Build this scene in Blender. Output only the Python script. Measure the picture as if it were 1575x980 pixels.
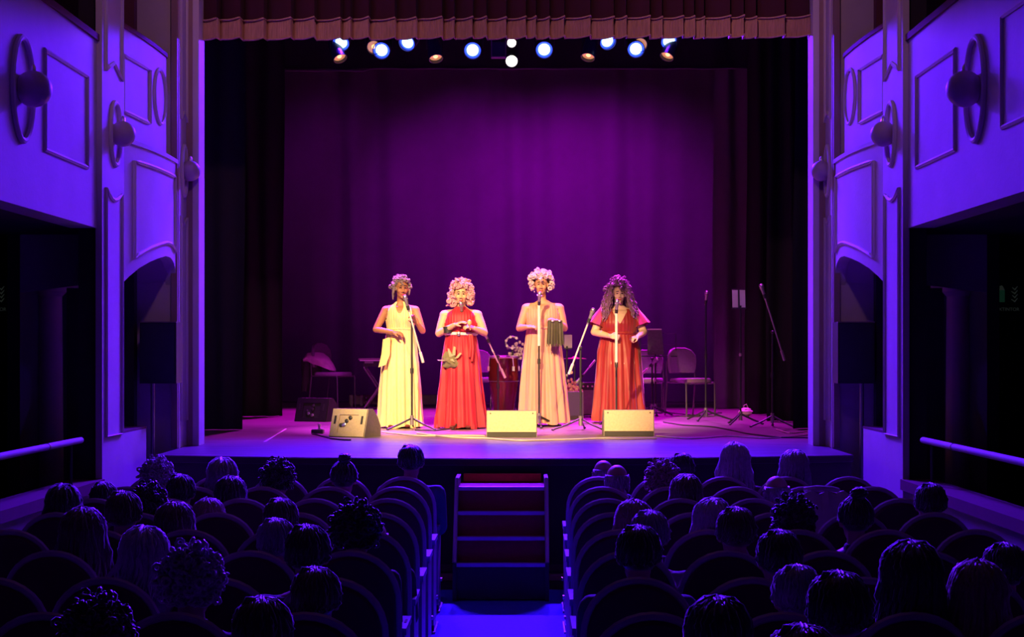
import bpy, bmesh, math, random
import numpy as np
from mathutils import Vector, Matrix
random.seed(7)
for o in list(bpy.data.objects): bpy.data.objects.remove(o)
SC = bpy.context.scene
COL = SC.collection
PI = math.pi

# ------------------------------------------------------------------ camera
F = 2300.0; XV, YV = 803.0, 540.0; CX, CZ = 0.15, 1.9     # focal length in px, vanishing point, camera place
cam = bpy.data.cameras.new('camera'); camo = bpy.data.objects.new('camera', cam); COL.objects.link(camo)
cam.sensor_fit = 'HORIZONTAL'; cam.sensor_width = 36.0; cam.lens = F/1575.0*36.0
cam.shift_x = (787.5-XV)/1575.0; cam.shift_y = (YV-490.0)/1575.0
camo.location = (CX, 0, CZ); camo.rotation_euler = (PI/2, 0, 0)
cam.clip_start = 0.05; cam.clip_end = 200
SC.camera = camo

# ------------------------------------------------------------------ world, exposure
w = bpy.data.worlds.new('world'); SC.world = w; w.use_nodes = True
w.node_tree.nodes['Background'].inputs[0].default_value = (0.35, 0.25, 0.8, 1)
w.node_tree.nodes['Background'].inputs[1].default_value = 0.002
vs = SC.view_settings
vs.view_transform = 'Standard'; vs.look = 'None'; vs.gamma = 1.0; vs.use_curve_mapping = False
vs.exposure = 0.0

# ------------------------------------------------------------------ lights
def spot(loc, target, color, energy, deg, blend=0.5, radius=0.08):
    l = bpy.data.lights.new('spot_light', 'SPOT'); l.color = color; l.energy = energy
    l.spot_size = math.radians(deg); l.spot_blend = blend; l.shadow_soft_size = radius
    o = bpy.data.objects.new('spot_light', l); COL.objects.link(o); o.location = loc
    d = Vector(target)-Vector(loc); o.rotation_euler = d.to_track_quat('-Z', 'Y').to_euler()
    return o
WARM = (1.0, 0.66, 0.26); BLUE = (0.09, 0.006, 1.0); PURPLE = (0.62, 0.0, 1.0)
# front of house, high at the rear of the hall
spot((-3.0, 6.0, 7.7), (0.05, 16.7, 1.4), WARM, 17500, 19.6, 0.6, 0.06)
spot((2.6, 6.0, 7.7), (0.05, 16.7, 1.4), (1.0, 0.48, 0.2), 6500, 19.6, 0.6, 0.06)
spot((0, 6.0, 7.6), (0, 14.0, 5.5), (1.0, 0.4, 0.5), 600, 46, 0.6, 0.2)  # added pink spot standing in for front-of-house spill on the valance
for x in (-1, 1): spot((x*0.3, 6.5, 7.4), (x*3.1, 14.0, 4.2), (1.0, 0.4, 0.75), 170, 38, 0.8, 0.2)  # added pink spots standing in for hall bounce on the proscenium piers
for x in (-1, 1): spot((x*0.4, 16.9, 5.35), (x*0.15, 9.7, 0.0), BLUE, 3200, 24, 0.9, 0.07)
# added area fill standing in for dim warm bounce in the hall
l = bpy.data.lights.new('hall_bounce', 'AREA'); l.energy = 4; l.color = (1.0, 0.42, 0.5); l.size = 4.0
o = bpy.data.objects.new('hall_bounce', l); COL.objects.link(o); o.location = (0, 9.0, 7.4)
# back curtain washes and purple top light
for x, tx, e in ((-3.0, -3.0, 130), (-1.0, -0.6, 480), (0.9, 1.0, 620), (2.4, 2.0, 300)):
    spot((x, 22.0, 6.45), (tx, 25.4, 4.1), PURPLE, e, 72, 0.9, 0.1)
for x in (-1.45, -0.7, 0.25, 1.2):
    spot((x*1.1, 18.3 if x < 1 else 19.4, 6.4), (x, 17.2 if x < 1 else 18.4, 2.4), (0.8, 0.04, 1.0), 6500, 27, 0.8, 0.08)
for x in (-2.6, 2.6):
    spot((x, 18.8, 6.4), (x*0.85, 17.0, 1.0), (0.7, 0.02, 1.0), 1800, 55, 0.8, 0.08)
for x in (-2.3, 0.0, 2.3):
    spot((x, 22.0, 6.4), (x, 20.5, 1.0), (0.8, 0.0, 0.95), 3600, 62, 0.9, 0.08)

# ------------------------------------------------------------------ materials
MATS = {}
def mat(name, col, rough=0.6, var=0.12, scale=8.0, bump=0.0, bscale=40.0, metal=0.0, emit=None, spec=0.5, stretch=None, sheen=0.0):
    if name in MATS: return MATS[name]
    m = bpy.data.materials.new(name); m.use_nodes = True; nt = m.node_tree; N = nt.nodes; Lk = nt.links
    b = N['Principled BSDF']
    b.inputs['Roughness'].default_value = rough; b.inputs['Metallic'].default_value = metal
    b.inputs['Specular IOR Level'].default_value = spec
    if sheen: b.inputs['Sheen Weight'].default_value = sheen; b.inputs['Sheen Roughness'].default_value = 0.4
    tc = N.new('ShaderNodeTexCoord'); mp = N.new('ShaderNodeMapping'); Lk.new(tc.outputs['Object'], mp.inputs[0])
    if stretch: mp.inputs['Scale'].default_value = stretch
    nz = N.new('ShaderNodeTexNoise'); nz.inputs['Scale'].default_value = scale; nz.inputs['Detail'].default_value = 5
    Lk.new(mp.outputs[0], nz.inputs['Vector'])
    mx = N.new('ShaderNodeMix'); mx.data_type = 'RGBA'
    mx.inputs['A'].default_value = tuple(c*(1-var*1.6) for c in col)+(1,)
    mx.inputs['B'].default_value = tuple(min(1, c*(1+var*1.6)) for c in col)+(1,)
    Lk.new(nz.outputs['Fac'], mx.inputs['Factor']); Lk.new(mx.outputs['Result'], b.inputs['Base Color'])
    if bump:
        n2 = N.new('ShaderNodeTexNoise'); n2.inputs['Scale'].default_value = bscale; n2.inputs['Detail'].default_value = 6
        Lk.new(mp.outputs[0], n2.inputs['Vector'])
        bp = N.new('ShaderNodeBump'); bp.inputs['Strength'].default_value = bump; bp.inputs['Distance'].default_value = 0.01
        Lk.new(n2.outputs['Fac'], bp.inputs['Height']); Lk.new(bp.outputs[0], b.inputs['Normal'])
    if emit:
        b.inputs['Emission Color'].default_value = tuple(emit[0])+(1,); b.inputs['Emission Strength'].default_value = emit[1]
    MATS[name] = m
    return m
M_plaster = mat('plaster', (0.62, 0.56, 0.54), 0.75, 0.08, 3, 0.15, 30)
M_mould = mat('moulding_plaster', (0.66, 0.6, 0.56), 0.6, 0.05, 5)
M_taupe = mat('taupe_tone', (0.34, 0.22, 0.2), 0.6, 0.1, 4)
M_wine = mat('wine_velvet', (0.13, 0.02, 0.03), 0.85, 0.15, 6)
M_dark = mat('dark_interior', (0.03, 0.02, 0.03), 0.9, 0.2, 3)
M_boxred = mat('box_red_wall', (0.16, 0.05, 0.06), 0.85, 0.15, 3)
M_black = mat('black_drape', (0.012, 0.011, 0.014), 0.95, 0.2, 5)
M_back = mat('backdrop_drape', (0.10, 0.085, 0.10), 0.95, 0.1, 2, 0.1, 60)
M_leg = mat('leg_drape', (0.009, 0.008, 0.009), 0.95, 0.2, 5)
M_void = mat('stage_house_black', (0.008, 0.008, 0.009), 0.95, 0.2, 2)
M_stage = mat('stage_boards', (0.15, 0.115, 0.11), 0.36, 0.62, 3.2, 0.6, 14, stretch=(0.7, 3.0, 1))
M_fascia = mat('stage_fascia', (0.045, 0.025, 0.02), 0.6, 0.2, 4)
M_wood = mat('pale_wood', (0.4, 0.22, 0.12), 0.5, 0.25, 5, stretch=(1, 8, 8))
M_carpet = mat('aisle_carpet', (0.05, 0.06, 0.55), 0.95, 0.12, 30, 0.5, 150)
M_hallfloor = mat('hall_floor', (0.05, 0.035, 0.04), 0.5, 0.2, 4)
M_steel = mat('brushed_steel', (0.6, 0.58, 0.6), 0.3, 0.08, 10, metal=0.9)
M_stair = mat('stair_red_carpet', (0.33, 0.035, 0.03), 0.9, 0.15, 30, 0.3, 120)
M_nosing = mat('stair_nosing', (0.5, 0.36, 0.42), 0.4, 0.1, 10, metal=0.4)
M_blackmetal = mat('black_metal', (0.03, 0.03, 0.033), 0.4, 0.2, 10, metal=0.3)
M_greymetal = mat('grey_metal', (0.32, 0.3, 0.3), 0.35, 0.15, 10, metal=0.6)
M_blackplastic = mat('black_plastic', (0.02, 0.02, 0.022), 0.5, 0.2, 12)
M_blackbox = mat('black_speaker_paint', (0.012, 0.011, 0.014), 0.6, 0.2, 30, spec=0.25)
M_monitor = mat('tan_monitor_grille', (0.5, 0.4, 0.25), 0.6, 0.14, 60, 0.2, 200)
M_monside = mat('monitor_case', (0.2, 0.17, 0.15), 0.55, 0.2, 30, 0.2, 120)
M_seat = mat('seat_upholstery', (0.085, 0.018, 0.03), 0.9, 0.15, 20, 0.15, 120)
M_rim = mat('seat_rim', (0.4, 0.26, 0.34), 0.4, 0.15, 12)
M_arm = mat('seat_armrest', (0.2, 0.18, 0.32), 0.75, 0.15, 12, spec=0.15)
M_panel = mat('seat_end_panel', (0.2, 0.16, 0.2), 0.5, 0.15, 12)
M_fringe = mat('gold_fringe', (0.5, 0.3, 0.2), 0.8, 0.3, 60, stretch=(1, 1, 0.1))
M_valance = mat('valance_velvet', (0.05, 0.006, 0.018), 0.9, 0.2, 6, stretch=(2, 1, 0.2))
M_globe = mat('lamp_globe', (0.45, 0.36, 0.38), 0.5, 0.08, 20, 0.1, 60)

# ------------------------------------------------------------------ mesh helpers
def frame(d):
    d = Vector(d).normalized()
    u = d.cross(Vector((0, 0, 1)))
    if u.length < 1e-3: u = Vector((1, 0, 0))
    u.normalize()
    return u, u.cross(d).normalized()
class MB:
    def __init__(s): s.v = []; s.f = []; s.mi = []
    def add(s, vs, fs, mi=0):
        b = len(s.v); s.v += [tuple(x) for x in vs]; s.f += [tuple(i+b for i in f) for f in fs]; s.mi += [mi]*len(fs); return s
    def box(s, x0, x1, y0, y1, z0, z1, mi=0):
        vs = [(x, y, z) for x in (x0, x1) for y in (y0, y1) for z in (z0, z1)]
        return s.add(vs, [(0, 1, 3, 2), (4, 6, 7, 5), (0, 4, 5, 1), (2, 3, 7, 6), (0, 2, 6, 4), (1, 5, 7, 3)], mi)
    def loft(s, rings, cap=True, closed=True, mi=0):
        n = len(rings[0]); vs = [p for r in rings for p in r]; fs = []
        for i in range(len(rings)-1):
            for j in range(n if closed else n-1):
                k = (j+1) % n
                fs.append((i*n+j, i*n+k, (i+1)*n+k, (i+1)*n+j))
        if cap and closed:
            fs.append(tuple(range(n-1, -1, -1))); fs.append(tuple((len(rings)-1)*n+j for j in range(n)))
        return s.add(vs, fs, mi)
    def tube(s, pts, r, n=8, mi=0, closed=False):
        pts = [Vector(p) for p in pts]; m = len(pts)
        rs = r if isinstance(r, (list, tuple)) else [r]*m
        rings = []; pu = None
        for i, p in enumerate(pts):
            if closed: d = pts[(i+1) % m]-pts[i-1]
            else: d = pts[min(i+1, m-1)]-pts[max(i-1, 0)]
            d.normalize()
            if pu is None: u, v = frame(d)
            else:
                u = pu-d*pu.dot(d)
                if u.length < 1e-4: u, v = frame(d)
                u.normalize(); v = u.cross(d).normalized()
            pu = u
            rings.append([p+(u*math.cos(2*PI*k/n)+v*math.sin(2*PI*k/n))*rs[i] for k in range(n)])
        if closed:
            rings.append(rings[0]); return s.loft(rings, cap=False, mi=mi)
        return s.loft(rings, mi=mi)
    def limb(s, pts, rs, n=10):      # tube with balls at the joints
        s.tube(pts, rs, n)
        for p, r in zip(pts, rs): s.ell(p, (r, r, r), 8, 6)
        return s
    def ell(s, c, r, n=12, m=8, rot=None, mi=0):
        c = Vector(c); rings = []
        for i in range(1, m):
            t = PI*i/m
            ring = []
            for k in range(n):
                p = Vector((r[0]*math.sin(t)*math.cos(2*PI*k/n), r[1]*math.sin(t)*math.sin(2*PI*k/n), -r[2]*math.cos(t)))
                if rot is not None: p = rot @ p
                ring.append(c+p)
            rings.append(ring)
        return s.loft(rings, mi=mi)
    def lathe(s, prof, c=(0, 0, 0), n=20, axis=None, mi=0):
        c = Vector(c)
        R = Matrix.Identity(3) if axis is None else Vector((0, 0, 1)).rotation_difference(Vector(axis)).to_matrix()
        return s.loft([[c+R @ Vector((r*math.cos(2*PI*k/n), r*math.sin(2*PI*k/n), z)) for k in range(n)] for r, z in prof], mi=mi)
    def prism(s, poly, vec, mi=0):    # planar polygon pushed along vec
        v = Vector(vec); return s.loft([[Vector(p) for p in poly], [Vector(p)+v for p in poly]], mi=mi)
    def mesh(s, name, smooth=True, angle=40, recalc=True, weld=False):
        me = bpy.data.meshes.new(name); me.from_pydata(s.v, [], s.f)
        for p, i in zip(me.polygons, s.mi): p.material_index = i
        bm = bmesh.new(); bm.from_mesh(me)
        if weld: bmesh.ops.remove_doubles(bm, verts=bm.verts, dist=1e-5)
        if recalc: bmesh.ops.recalc_face_normals(bm, faces=bm.faces)
        if smooth:
            for f in bm.faces: f.smooth = True
            for e in bm.edges:
                if len(e.link_faces) == 2 and e.calc_face_angle(0) > math.radians(angle): e.smooth = False
        bm.to_mesh(me); bm.free(); return me
    def build(s, name, m, parent=None, loc=None, **kw):
        return link(name, s.mesh(name, **kw), m, parent, loc)
def link(name, me, m, parent=None, loc=None):
    o = bpy.data.objects.new(name, me); COL.objects.link(o)
    ms = m if isinstance(m, (list, tuple)) else [m]
    if m is not None and len(me.materials) == 0:
        for x in ms: me.materials.append(x)
    if parent is not None: o.parent = parent
    if loc is not None: o.location = loc
    return o
def recolor(o, m):                    # own material on shared mesh data
    o.material_slots[0].link = 'OBJECT'; o.material_slots[0].material = m
def fuse(mb, voxel, smooth_it=3):
    me = bpy.data.meshes.new('fuse'); me.from_pydata(mb.v, [], mb.f)
    bm = bmesh.new(); bm.from_mesh(me); bmesh.ops.recalc_face_normals(bm, faces=bm.faces); bm.to_mesh(me); bm.free()
    t = bpy.data.objects.new('fuse', me); COL.objects.link(t)
    r = t.modifiers.new('r', 'REMESH'); r.mode = 'VOXEL'; r.voxel_size = voxel; r.use_smooth_shade = True
    if smooth_it:
        q = t.modifiers.new('s', 'SMOOTH'); q.factor = 0.5; q.iterations = smooth_it
    dg = bpy.context.evaluated_depsgraph_get(); dg.update()
    out = bpy.data.meshes.new_from_object(t.evaluated_get(dg))
    bpy.data.objects.remove(t); bpy.data.meshes.remove(me)
    return out
def tag(o, label=None, cat=None, group=None, kind=None):
    if label: o['label'] = label
    if cat: o['category'] = cat
    if group: o['group'] = group
    if kind: o['kind'] = kind
    return o
def thing(name, label, cat, loc=(0, 0, 0), rz=0.0, group=None, sc=1.0):
    o = bpy.data.objects.new(name, None); COL.objects.link(o); o.empty_display_size = 0.1
    o.location = loc; o.rotation_euler = (0, 0, rz); o.scale = (sc, sc, sc)
    return tag(o, label, cat, group)
def struct(name, mb, m, parent=None, **kw):
    o = mb.build(name, m, parent, **kw)
    if parent is None: o['kind'] = 'structure'
    return o
def dup(root, loc, rz=0.0, label=None, sc=1.0):
    r = root.copy(); COL.objects.link(r); r.location = loc; r.rotation_euler = (0, 0, rz); r.scale = (sc, sc, sc)
    if label: r['label'] = label
    for ch in list(root.children):
        c = ch.copy(); COL.objects.link(c); c.parent = r
        for g in list(ch.children):
            d = g.copy(); COL.objects.link(d); d.parent = c
    return r
def P(px, py, D): return Vector((CX+(px-XV)*D/F, D, CZ+(YV-py)*D/F))
ZS = 1.02                                                  # stage floor
def DF(py): return (CZ-ZS)*F/(py-YV)                       # distance of a stage-floor point seen at row py
def PF(px, py): D = DF(py); return P(px, py, D)
ORD = ['first', 'second', 'third', 'fourth', 'fifth', 'sixth', 'seventh', 'eighth', 'ninth', 'tenth']

# ================================================================== STRUCTURE
mb = MB().box(-6, 6, -1.5, 14, -0.1, 0); struct('floor', mb, M_hallfloor)
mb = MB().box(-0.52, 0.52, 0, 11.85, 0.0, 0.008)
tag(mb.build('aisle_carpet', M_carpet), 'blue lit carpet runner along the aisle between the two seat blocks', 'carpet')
struct('ceiling', MB().box(-6, 6, -1.5, 14.2, 8.0, 8.1), M_plaster)
struct('wall_rear', MB().box(-6, 6, -1.6, -1.5, 0, 8), M_dark)

# stage
def lip(x): return 12.27+0.38*(x/2.95)**2
n = 24
xs = [-2.95+5.9*i/n for i in range(n+1)]
poly = [(x, lip(x)) for x in xs]+[(2.95, 13.65), (5.6, 13.65), (5.6, 27), (-5.6, 27), (-5.6, 13.65), (-2.95, 13.65)]
mb = MB().prism([(x, y, ZS-0.06) for x, y in poly], (0, 0, 0.06)); st = struct('floor', mb, M_stage)
polyf = [(x, lip(x)+0.07) for x in xs]+[(2.95, 13.6), (-2.95, 13.6)]
mb = MB().prism([(x, y, 0) for x, y in polyf], (0, 0, ZS-0.06)); struct('wall_front', mb, M_fascia)
mb = MB().prism([(x, lip(x)-0.015, ZS-0.055) for x in xs]+[(x, lip(x)+0.02, ZS-0.055) for x in xs[::-1]], (0, 0, 0.05))
mb.build('edge_strip', M_fascia, st)
mb = MB().prism([(x, lip(x)+0.04, 0.008) for x in xs]+[(x, lip(x)+0.075, 0.008) for x in xs[::-1]], (0, 0, 0.055)); struct('baseboard_front', mb, M_wood)
mb = MB().prism([(x, lip(x)+0.055, 0.085) for x in xs]+[(x, lip(x)+0.075, 0.085) for x in xs[::-1]], (0, 0, 0.05)); struct('trim_1', mb, M_boxred)
# stage house
for s in (-1, 1): struct('wall_left' if s < 0 else 'wall_right', MB().box(s*5.6, s*5.7, 14.1, 27, 0, 8.6), M_void)
struct('wall_back', MB().box(-5.7, 5.7, 27, 27.1, 0, 8.6), M_void)
struct('ceiling', MB().box(-5.7, 5.7, 14.2, 27, 8.5, 8.6), M_void)
struct('wall_proscenium', MB().box(-2.97, 2.97, 13.75, 14.05, 6.2, 8.0), M_plaster)

def tubeloop(pts, r=0.016): return MB().tube(pts, r, 6, closed=True)
def curve_t(t, lv):                 # plan of the bow-fronted box beside the stage, t runs towards the stage
    y = 12.06+1.54*t
    if lv == 2: x = -3.1+0.11*t+0.05*math.sin(PI*t)
    else:
        x = -3.1+0.06*math.sin(PI*min(t, .75)/1.5)+0.0
        if t > 0.86: x -= 0.22*((t-0.86)/0.14)**2*0.7
    return x, y
ARCH = [(0, 2.42), (.12, 2.51), (.25, 2.59), (.4, 2.655), (.55, 2.70), (.7, 2.735), (.82, 2.735), (.91, 2.70), (.97, 2.62), (1, 2.50)]
def arch(t):
    for (a, za), (b, zb) in zip(ARCH, ARCH[1:]):
        if a <= t <= b: return za+(zb-za)*(t-a)/(b-a)
    return 2.5
def oval(cy, cz, ry, rz, X, n=28): return [(X, cy+ry*math.cos(2*PI*k/n), cz+rz*math.sin(2*PI*k/n)) for k in range(n)]
SIDE = {-1: 'left', 1: 'right'}
def side(s):
    nm = 'wall_'+SIDE[s]
    fl = lambda pts: [(-s*p[0], p[1], p[2]) for p in pts]         # authored for the left, mirrored for the right
    def B(x0, x1, y0, y1, z0, z1): return MB().box(-s*x0, -s*x1, y0, y1, z0, z1)
    # balcony parapet above the side aisle
    par = struct(nm, B(-3.1, -3.3, 0, 11.43, 2.84, 4.27), M_plaster)
    B(-3.08, -3.32, 0, 11.43, 4.27, 4.32).build('parapet_cap', M_boxred, par)
    for y0, y1 in ((10.17, 11.16), (8.15, 9.17)):
        ym, zm = (y0+y1)/2, 3.61
        pts = [(y0, 3.27), (y1, 3.27), (y1, 3.95), (y0, 3.95)]
        tubeloop(fl([(-3.1, y, z) for y, z in pts]), 0.02).build('panel_moulding', M_mould, par, smooth=False)
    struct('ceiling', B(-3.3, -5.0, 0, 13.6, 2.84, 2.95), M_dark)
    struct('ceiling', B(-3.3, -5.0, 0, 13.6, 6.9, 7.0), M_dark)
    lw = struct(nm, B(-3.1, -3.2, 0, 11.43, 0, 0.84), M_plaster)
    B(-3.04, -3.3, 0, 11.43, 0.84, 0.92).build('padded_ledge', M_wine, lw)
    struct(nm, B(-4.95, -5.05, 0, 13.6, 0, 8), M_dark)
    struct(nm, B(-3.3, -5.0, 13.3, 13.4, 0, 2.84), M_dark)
    struct(nm, B(-3.3, -5.0, 13.3, 13.4, 2.95, 8), M_boxred)
    # column in the dark side aisle
    c = MB().lathe([(0.17, 0), (0.17, 0.12), (0.135, 0.16), (0.125, 1.0), (0.115, 2.36), (0.15, 2.4), (0.15, 2.44)], (s*3.86, 12.65, 0), 24)
    co = struct('pillar', c, M_taupe)
    B(-3.66, -4.06, 12.45, 12.85, 2.44, 2.60).build('abacus', M_taupe, co); B(-3.56, -4.06, 12.35, 12.95, 2.60, 2.84).build('bracket', M_taupe, co)
    # pilaster
    pl = struct('pillar', B(-3.06, -3.11, 11.43, 12.06, 0, 8), M_plaster)
    struct(nm, B(-3.11, -3.25, 11.46, 12.06, 0, 8), M_dark)  # dark backing added to keep the gap behind the pilaster black
    X = -3.06
    up = [(11.52, 8), (11.52, 4.06), (11.6, 4.1), (11.75, 4.16), (11.9, 4.1), (11.98, 4.06), (11.98, 8)]
    MB().tube(fl([(X, y, z) for y, z in up]), 0.02, 6).build('panel_moulding', M_mould, pl, smooth=False)
    lo = [(11.52, 1.24), (11.98, 1.24), (11.98, 3.16)]+[(11.98-0.46*k/6, 3.16-0.075*math.sin(PI*k/6)) for k in range(1, 6)]+[(11.52, 3.16)]
    tubeloop(fl([(X, y, z) for y, z in lo]), 0.02).build('panel_moulding', M_mould, pl, smooth=False)
    # arched box: low parapet, bow front with arch, upper bow front
    lp = struct(nm, B(-3.1, -3.2, 12.06, 12.93, 0, 1.23), M_plaster)
    B(-3.1, -3.3, 12.06, 12.95, 1.23, 1.25).build('parapet_cap', M_boxred, lp)
    N = 24
    for lv in (2, 3):
        top = 3.6 if lv == 2 else 4.53
        rings = []
        for i in range(N+1):
            t = i/N; x, y = curve_t(t, lv); zb = arch(t) if lv == 2 else 3.55
            rings.append(fl([(x, y, zb), (x, y, top), (x-0.1, y, top), (x-0.1, y, zb)]))
        fr = struct(nm, MB().loft(rings), M_plaster)
        cap = [fl([(curve_t(i/N, lv)[0]+0.015, curve_t(i/N, lv)[1], top), (curve_t(i/N, lv)[0]+0.015, curve_t(i/N, lv)[1], top+0.035),
               (curve_t(i/N, lv)[0]-0.13, curve_t(i/N, lv)[1], top+0.035), (curve_t(i/N, lv)[0]-0.13, curve_t(i/N, lv)[1], top)]) for i in range(N+1)]
        MB().loft(cap).build('parapet_cap', M_plaster if lv == 2 else M_boxred, fr)
        def cp(t, z): x, y = curve_t(t, lv); return (x+0.004, y, z)
        if lv == 2:
            ts = [0.18+0.75*k/14 for k in range(15)]
            pts = [cp(t, 3.47) for t in ts]+[cp(ts[-1], 3.47-(3.47-arch(ts[-1])-0.1)*k/5) for k in range(1, 5)]+[cp(t, arch(t)+0.12) for t in ts[::-1]]
            tubeloop(fl(pts), 0.018).build('panel_moulding', M_mould, fr, smooth=False)
            # vault of the box
            rings = [fl([(curve_t(i/N, 2)[0]-0.08, curve_t(i/N, 2)[1], arch(i/N)+.03), (-3.5, curve_t(i/N, 2)[1], arch(i/N)), (-3.9, curve_t(i/N, 2)[1], arch(i/N)-0.05),
                     (-3.9, curve_t(i/N, 2)[1], 3.5), (curve_t(i/N, 2)[0]-0.08, curve_t(i/N, 2)[1], 3.5)]) for i in range(N+1)]
            struct('ceiling', MB().loft(rings), M_plaster)
        else:
            ts = [0.05+0.45*k/8 for k in range(9)]
            tubeloop(fl([cp(t, 4.31) for t in ts]+[cp(t, 3.85) for t in ts[::-1]]), 0.018).build('panel_moulding', M_mould, fr, smooth=False)
            tubeloop(fl([cp(0.72+0.13*math.cos(2*PI*k/24), 4.14+0.24*math.sin(2*PI*k/24)) for k in range(24)]), 0.018).build('oval_moulding', M_mould, fr, smooth=False)
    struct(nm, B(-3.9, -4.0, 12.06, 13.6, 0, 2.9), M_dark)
    # proscenium pier
    pr = struct('pillar', B(-2.97, -5.6, 13.6, 13.95, 0, 8), M_plaster)
    B(-2.905, -2.995, 13.9, 14.02, ZS+.002, 8).build('shaded_fillet', M_taupe, pr)  # same plaster as the pier; taupe stands for its dimmer audience-facing light
    B(-2.85, -2.908, 13.88, 14.12, ZS+.002, 8).build('edge_bead', M_plaster, pr)
    B(-2.92, -5.6, 13.97, 14.11, 0, 7.99).build('pier_back', M_taupe, pr)
    B(-2.975, -3.03, 13.55, 13.6, ZS, 8).build('edge_bead', M_taupe, pr)
    MB().tube(fl([(-2.965, y, z) for y, z in [(13.66, 8), (13.66, 4.02), (13.78, 4.1), (13.9, 4.02), (13.9, 8)]]), 0.014, 6).build('panel_moulding', M_mould, pr, smooth=False)
    tubeloop(fl([(-2.965, y, z) for y, z in [(13.66, 1.26), (13.9, 1.26), (13.9, 3.14), (13.78, 3.07), (13.66, 3.14)]]), 0.014).build('panel_moulding', M_mould, pr, smooth=False)
    # globe lamps
    def lamp(cy, cz, ry, rz, rb, X, lab):
        t = thing('wall_globe', lab, 'wall lamp', (s*-X if X > 0 else -s*X, cy, cz), 0, 'globe lamps on the side walls')
        q = -s
        MB().tube([(0, ry*math.cos(2*PI*k/32), rz*math.sin(2*PI*k/32)) for k in range(32)], 0.022, 8, closed=True).build('oval_frame', M_mould, t)
        MB().lathe([(rb*0.75, -0.02), (rb*0.8, 0.03), (rb*0.6, 0.05)], (0, 0, 0), 24, (q, 0, 0)).build('collar', M_taupe, t)
        MB().ell((q*rb*0.6, 0, 0), (rb, rb, rb), 24, 16).build('globe', M_globe, t)
        MB().lathe([(0.02, 0), (0.016, 0.03), (0.004, 0.045)], (q*rb*0.6, 0, rb*0.97), 10).build('finial', M_steel, t)
    lamp(9.7, 3.60, 0.2, 0.335, 0.118, -3.09, 'large purple-lit globe lamp in an oval frame on the %s balcony front' % SIDE[s])
    lamp(11.78, 3.61, 0.145, 0.245, 0.1, -3.055, 'mid-sized globe lamp in an oval frame on the %s pilaster' % SIDE[s])
    lamp(13.78, 3.56, 0.1, 0.23, 0.095, -2.965, 'smallest globe lamp, on the %s proscenium pier by the stage opening' % SIDE[s])
    # rail
    r = thing('handrail', 'pale metal handrail above the padded ledge of the %s side aisle' % SIDE[s], 'handrail', (-s*-3.14, 0, 0), 0, 'side aisle handrails')
    MB().tube([(0, 0.5, 1.235), (0, 11.15, 1.235)], 0.024, 10).build('rail', mat('pale_rail_paint', (0.5, 0.45, 0.55), 0.6, 0.05, 10, spec=0.2), r)
    for y in (4.4, 6.6, 8.8, 10.9):
        MB().tube([(0, y, 0.92), (0, y, 1.22)], 0.014, 8).build('post', M_blackmetal, r)
    for y in (10.35,): MB().tube([(0, y, 1.235), (0, y+0.02, 1.235)], 0.028, 10).build('rail_joint', M_greymetal, r)
    # loudspeaker on a pole in the arched box
    D = 13.2; cx = (243 if s < 0 else 1317); p = P(cx, 590, D); q = P(cx, 495, D)
    t = thing('loudspeaker', 'black box loudspeaker on a pole in the %s arched box beside the stage' % SIDE[s], 'loudspeaker', (p.x, D, 0), -s*0.06, 'box loudspeakers')
    MB().box(-0.16, 0.16, -0.0, 0.3, p.z, q.z).build('cabinet', M_blackplastic, t, smooth=False)
    MB().box(-0.145, 0.145, -0.012, 0.0, p.z+0.02, q.z-0.02).build('grille', M_blackmetal, t, smooth=False)
    MB().tube([(s*0.065, 0.1, 0.0), (s*0.065, 0.1, p.z)], 0.019, 10).build('pole', M_greymetal, t)
    MB().box(-0.161, 0.161, -0.013, 0.05, q.z-0.008, q.z+0.002).build('top_edge', M_monside, t, smooth=False)
for s in (-1, 1): side(s)

# safety signs in the side aisles
M_signgreen = mat('sign_green', (0.05, 0.4, 0.2), 0.5, 0.05, 10, emit=((0.1, 0.5, 0.28), 0.02))
M_signpale = mat('sign_pale', (0.4, 0.5, 0.42), 0.5, 0.05, 10, emit=((0.4, 0.5, 0.42), 0.02))
M_signdark = mat('sign_dark', (0.02, 0.03, 0.03), 0.5, 0.05, 10)
def text(body, size, m, parent, loc, ext=0.001):
    cu = bpy.data.curves.new('lettering', 'FONT'); cu.body = body; cu.size = size; cu.extrude = ext; cu.align_x = 'CENTER'; cu.align_y = 'CENTER'
    t = bpy.data.objects.new('lettering', cu); COL.objects.link(t)
    dg = bpy.context.evaluated_depsgraph_get(); dg.update()
    me = bpy.data.meshes.new_from_object(t.evaluated_get(dg)); bpy.data.objects.remove(t)
    me.transform(Matrix.Rotation(PI/2, 4, 'X')); me.materials.clear()
    o = link('lettering', me, m, parent, loc); return o
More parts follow.
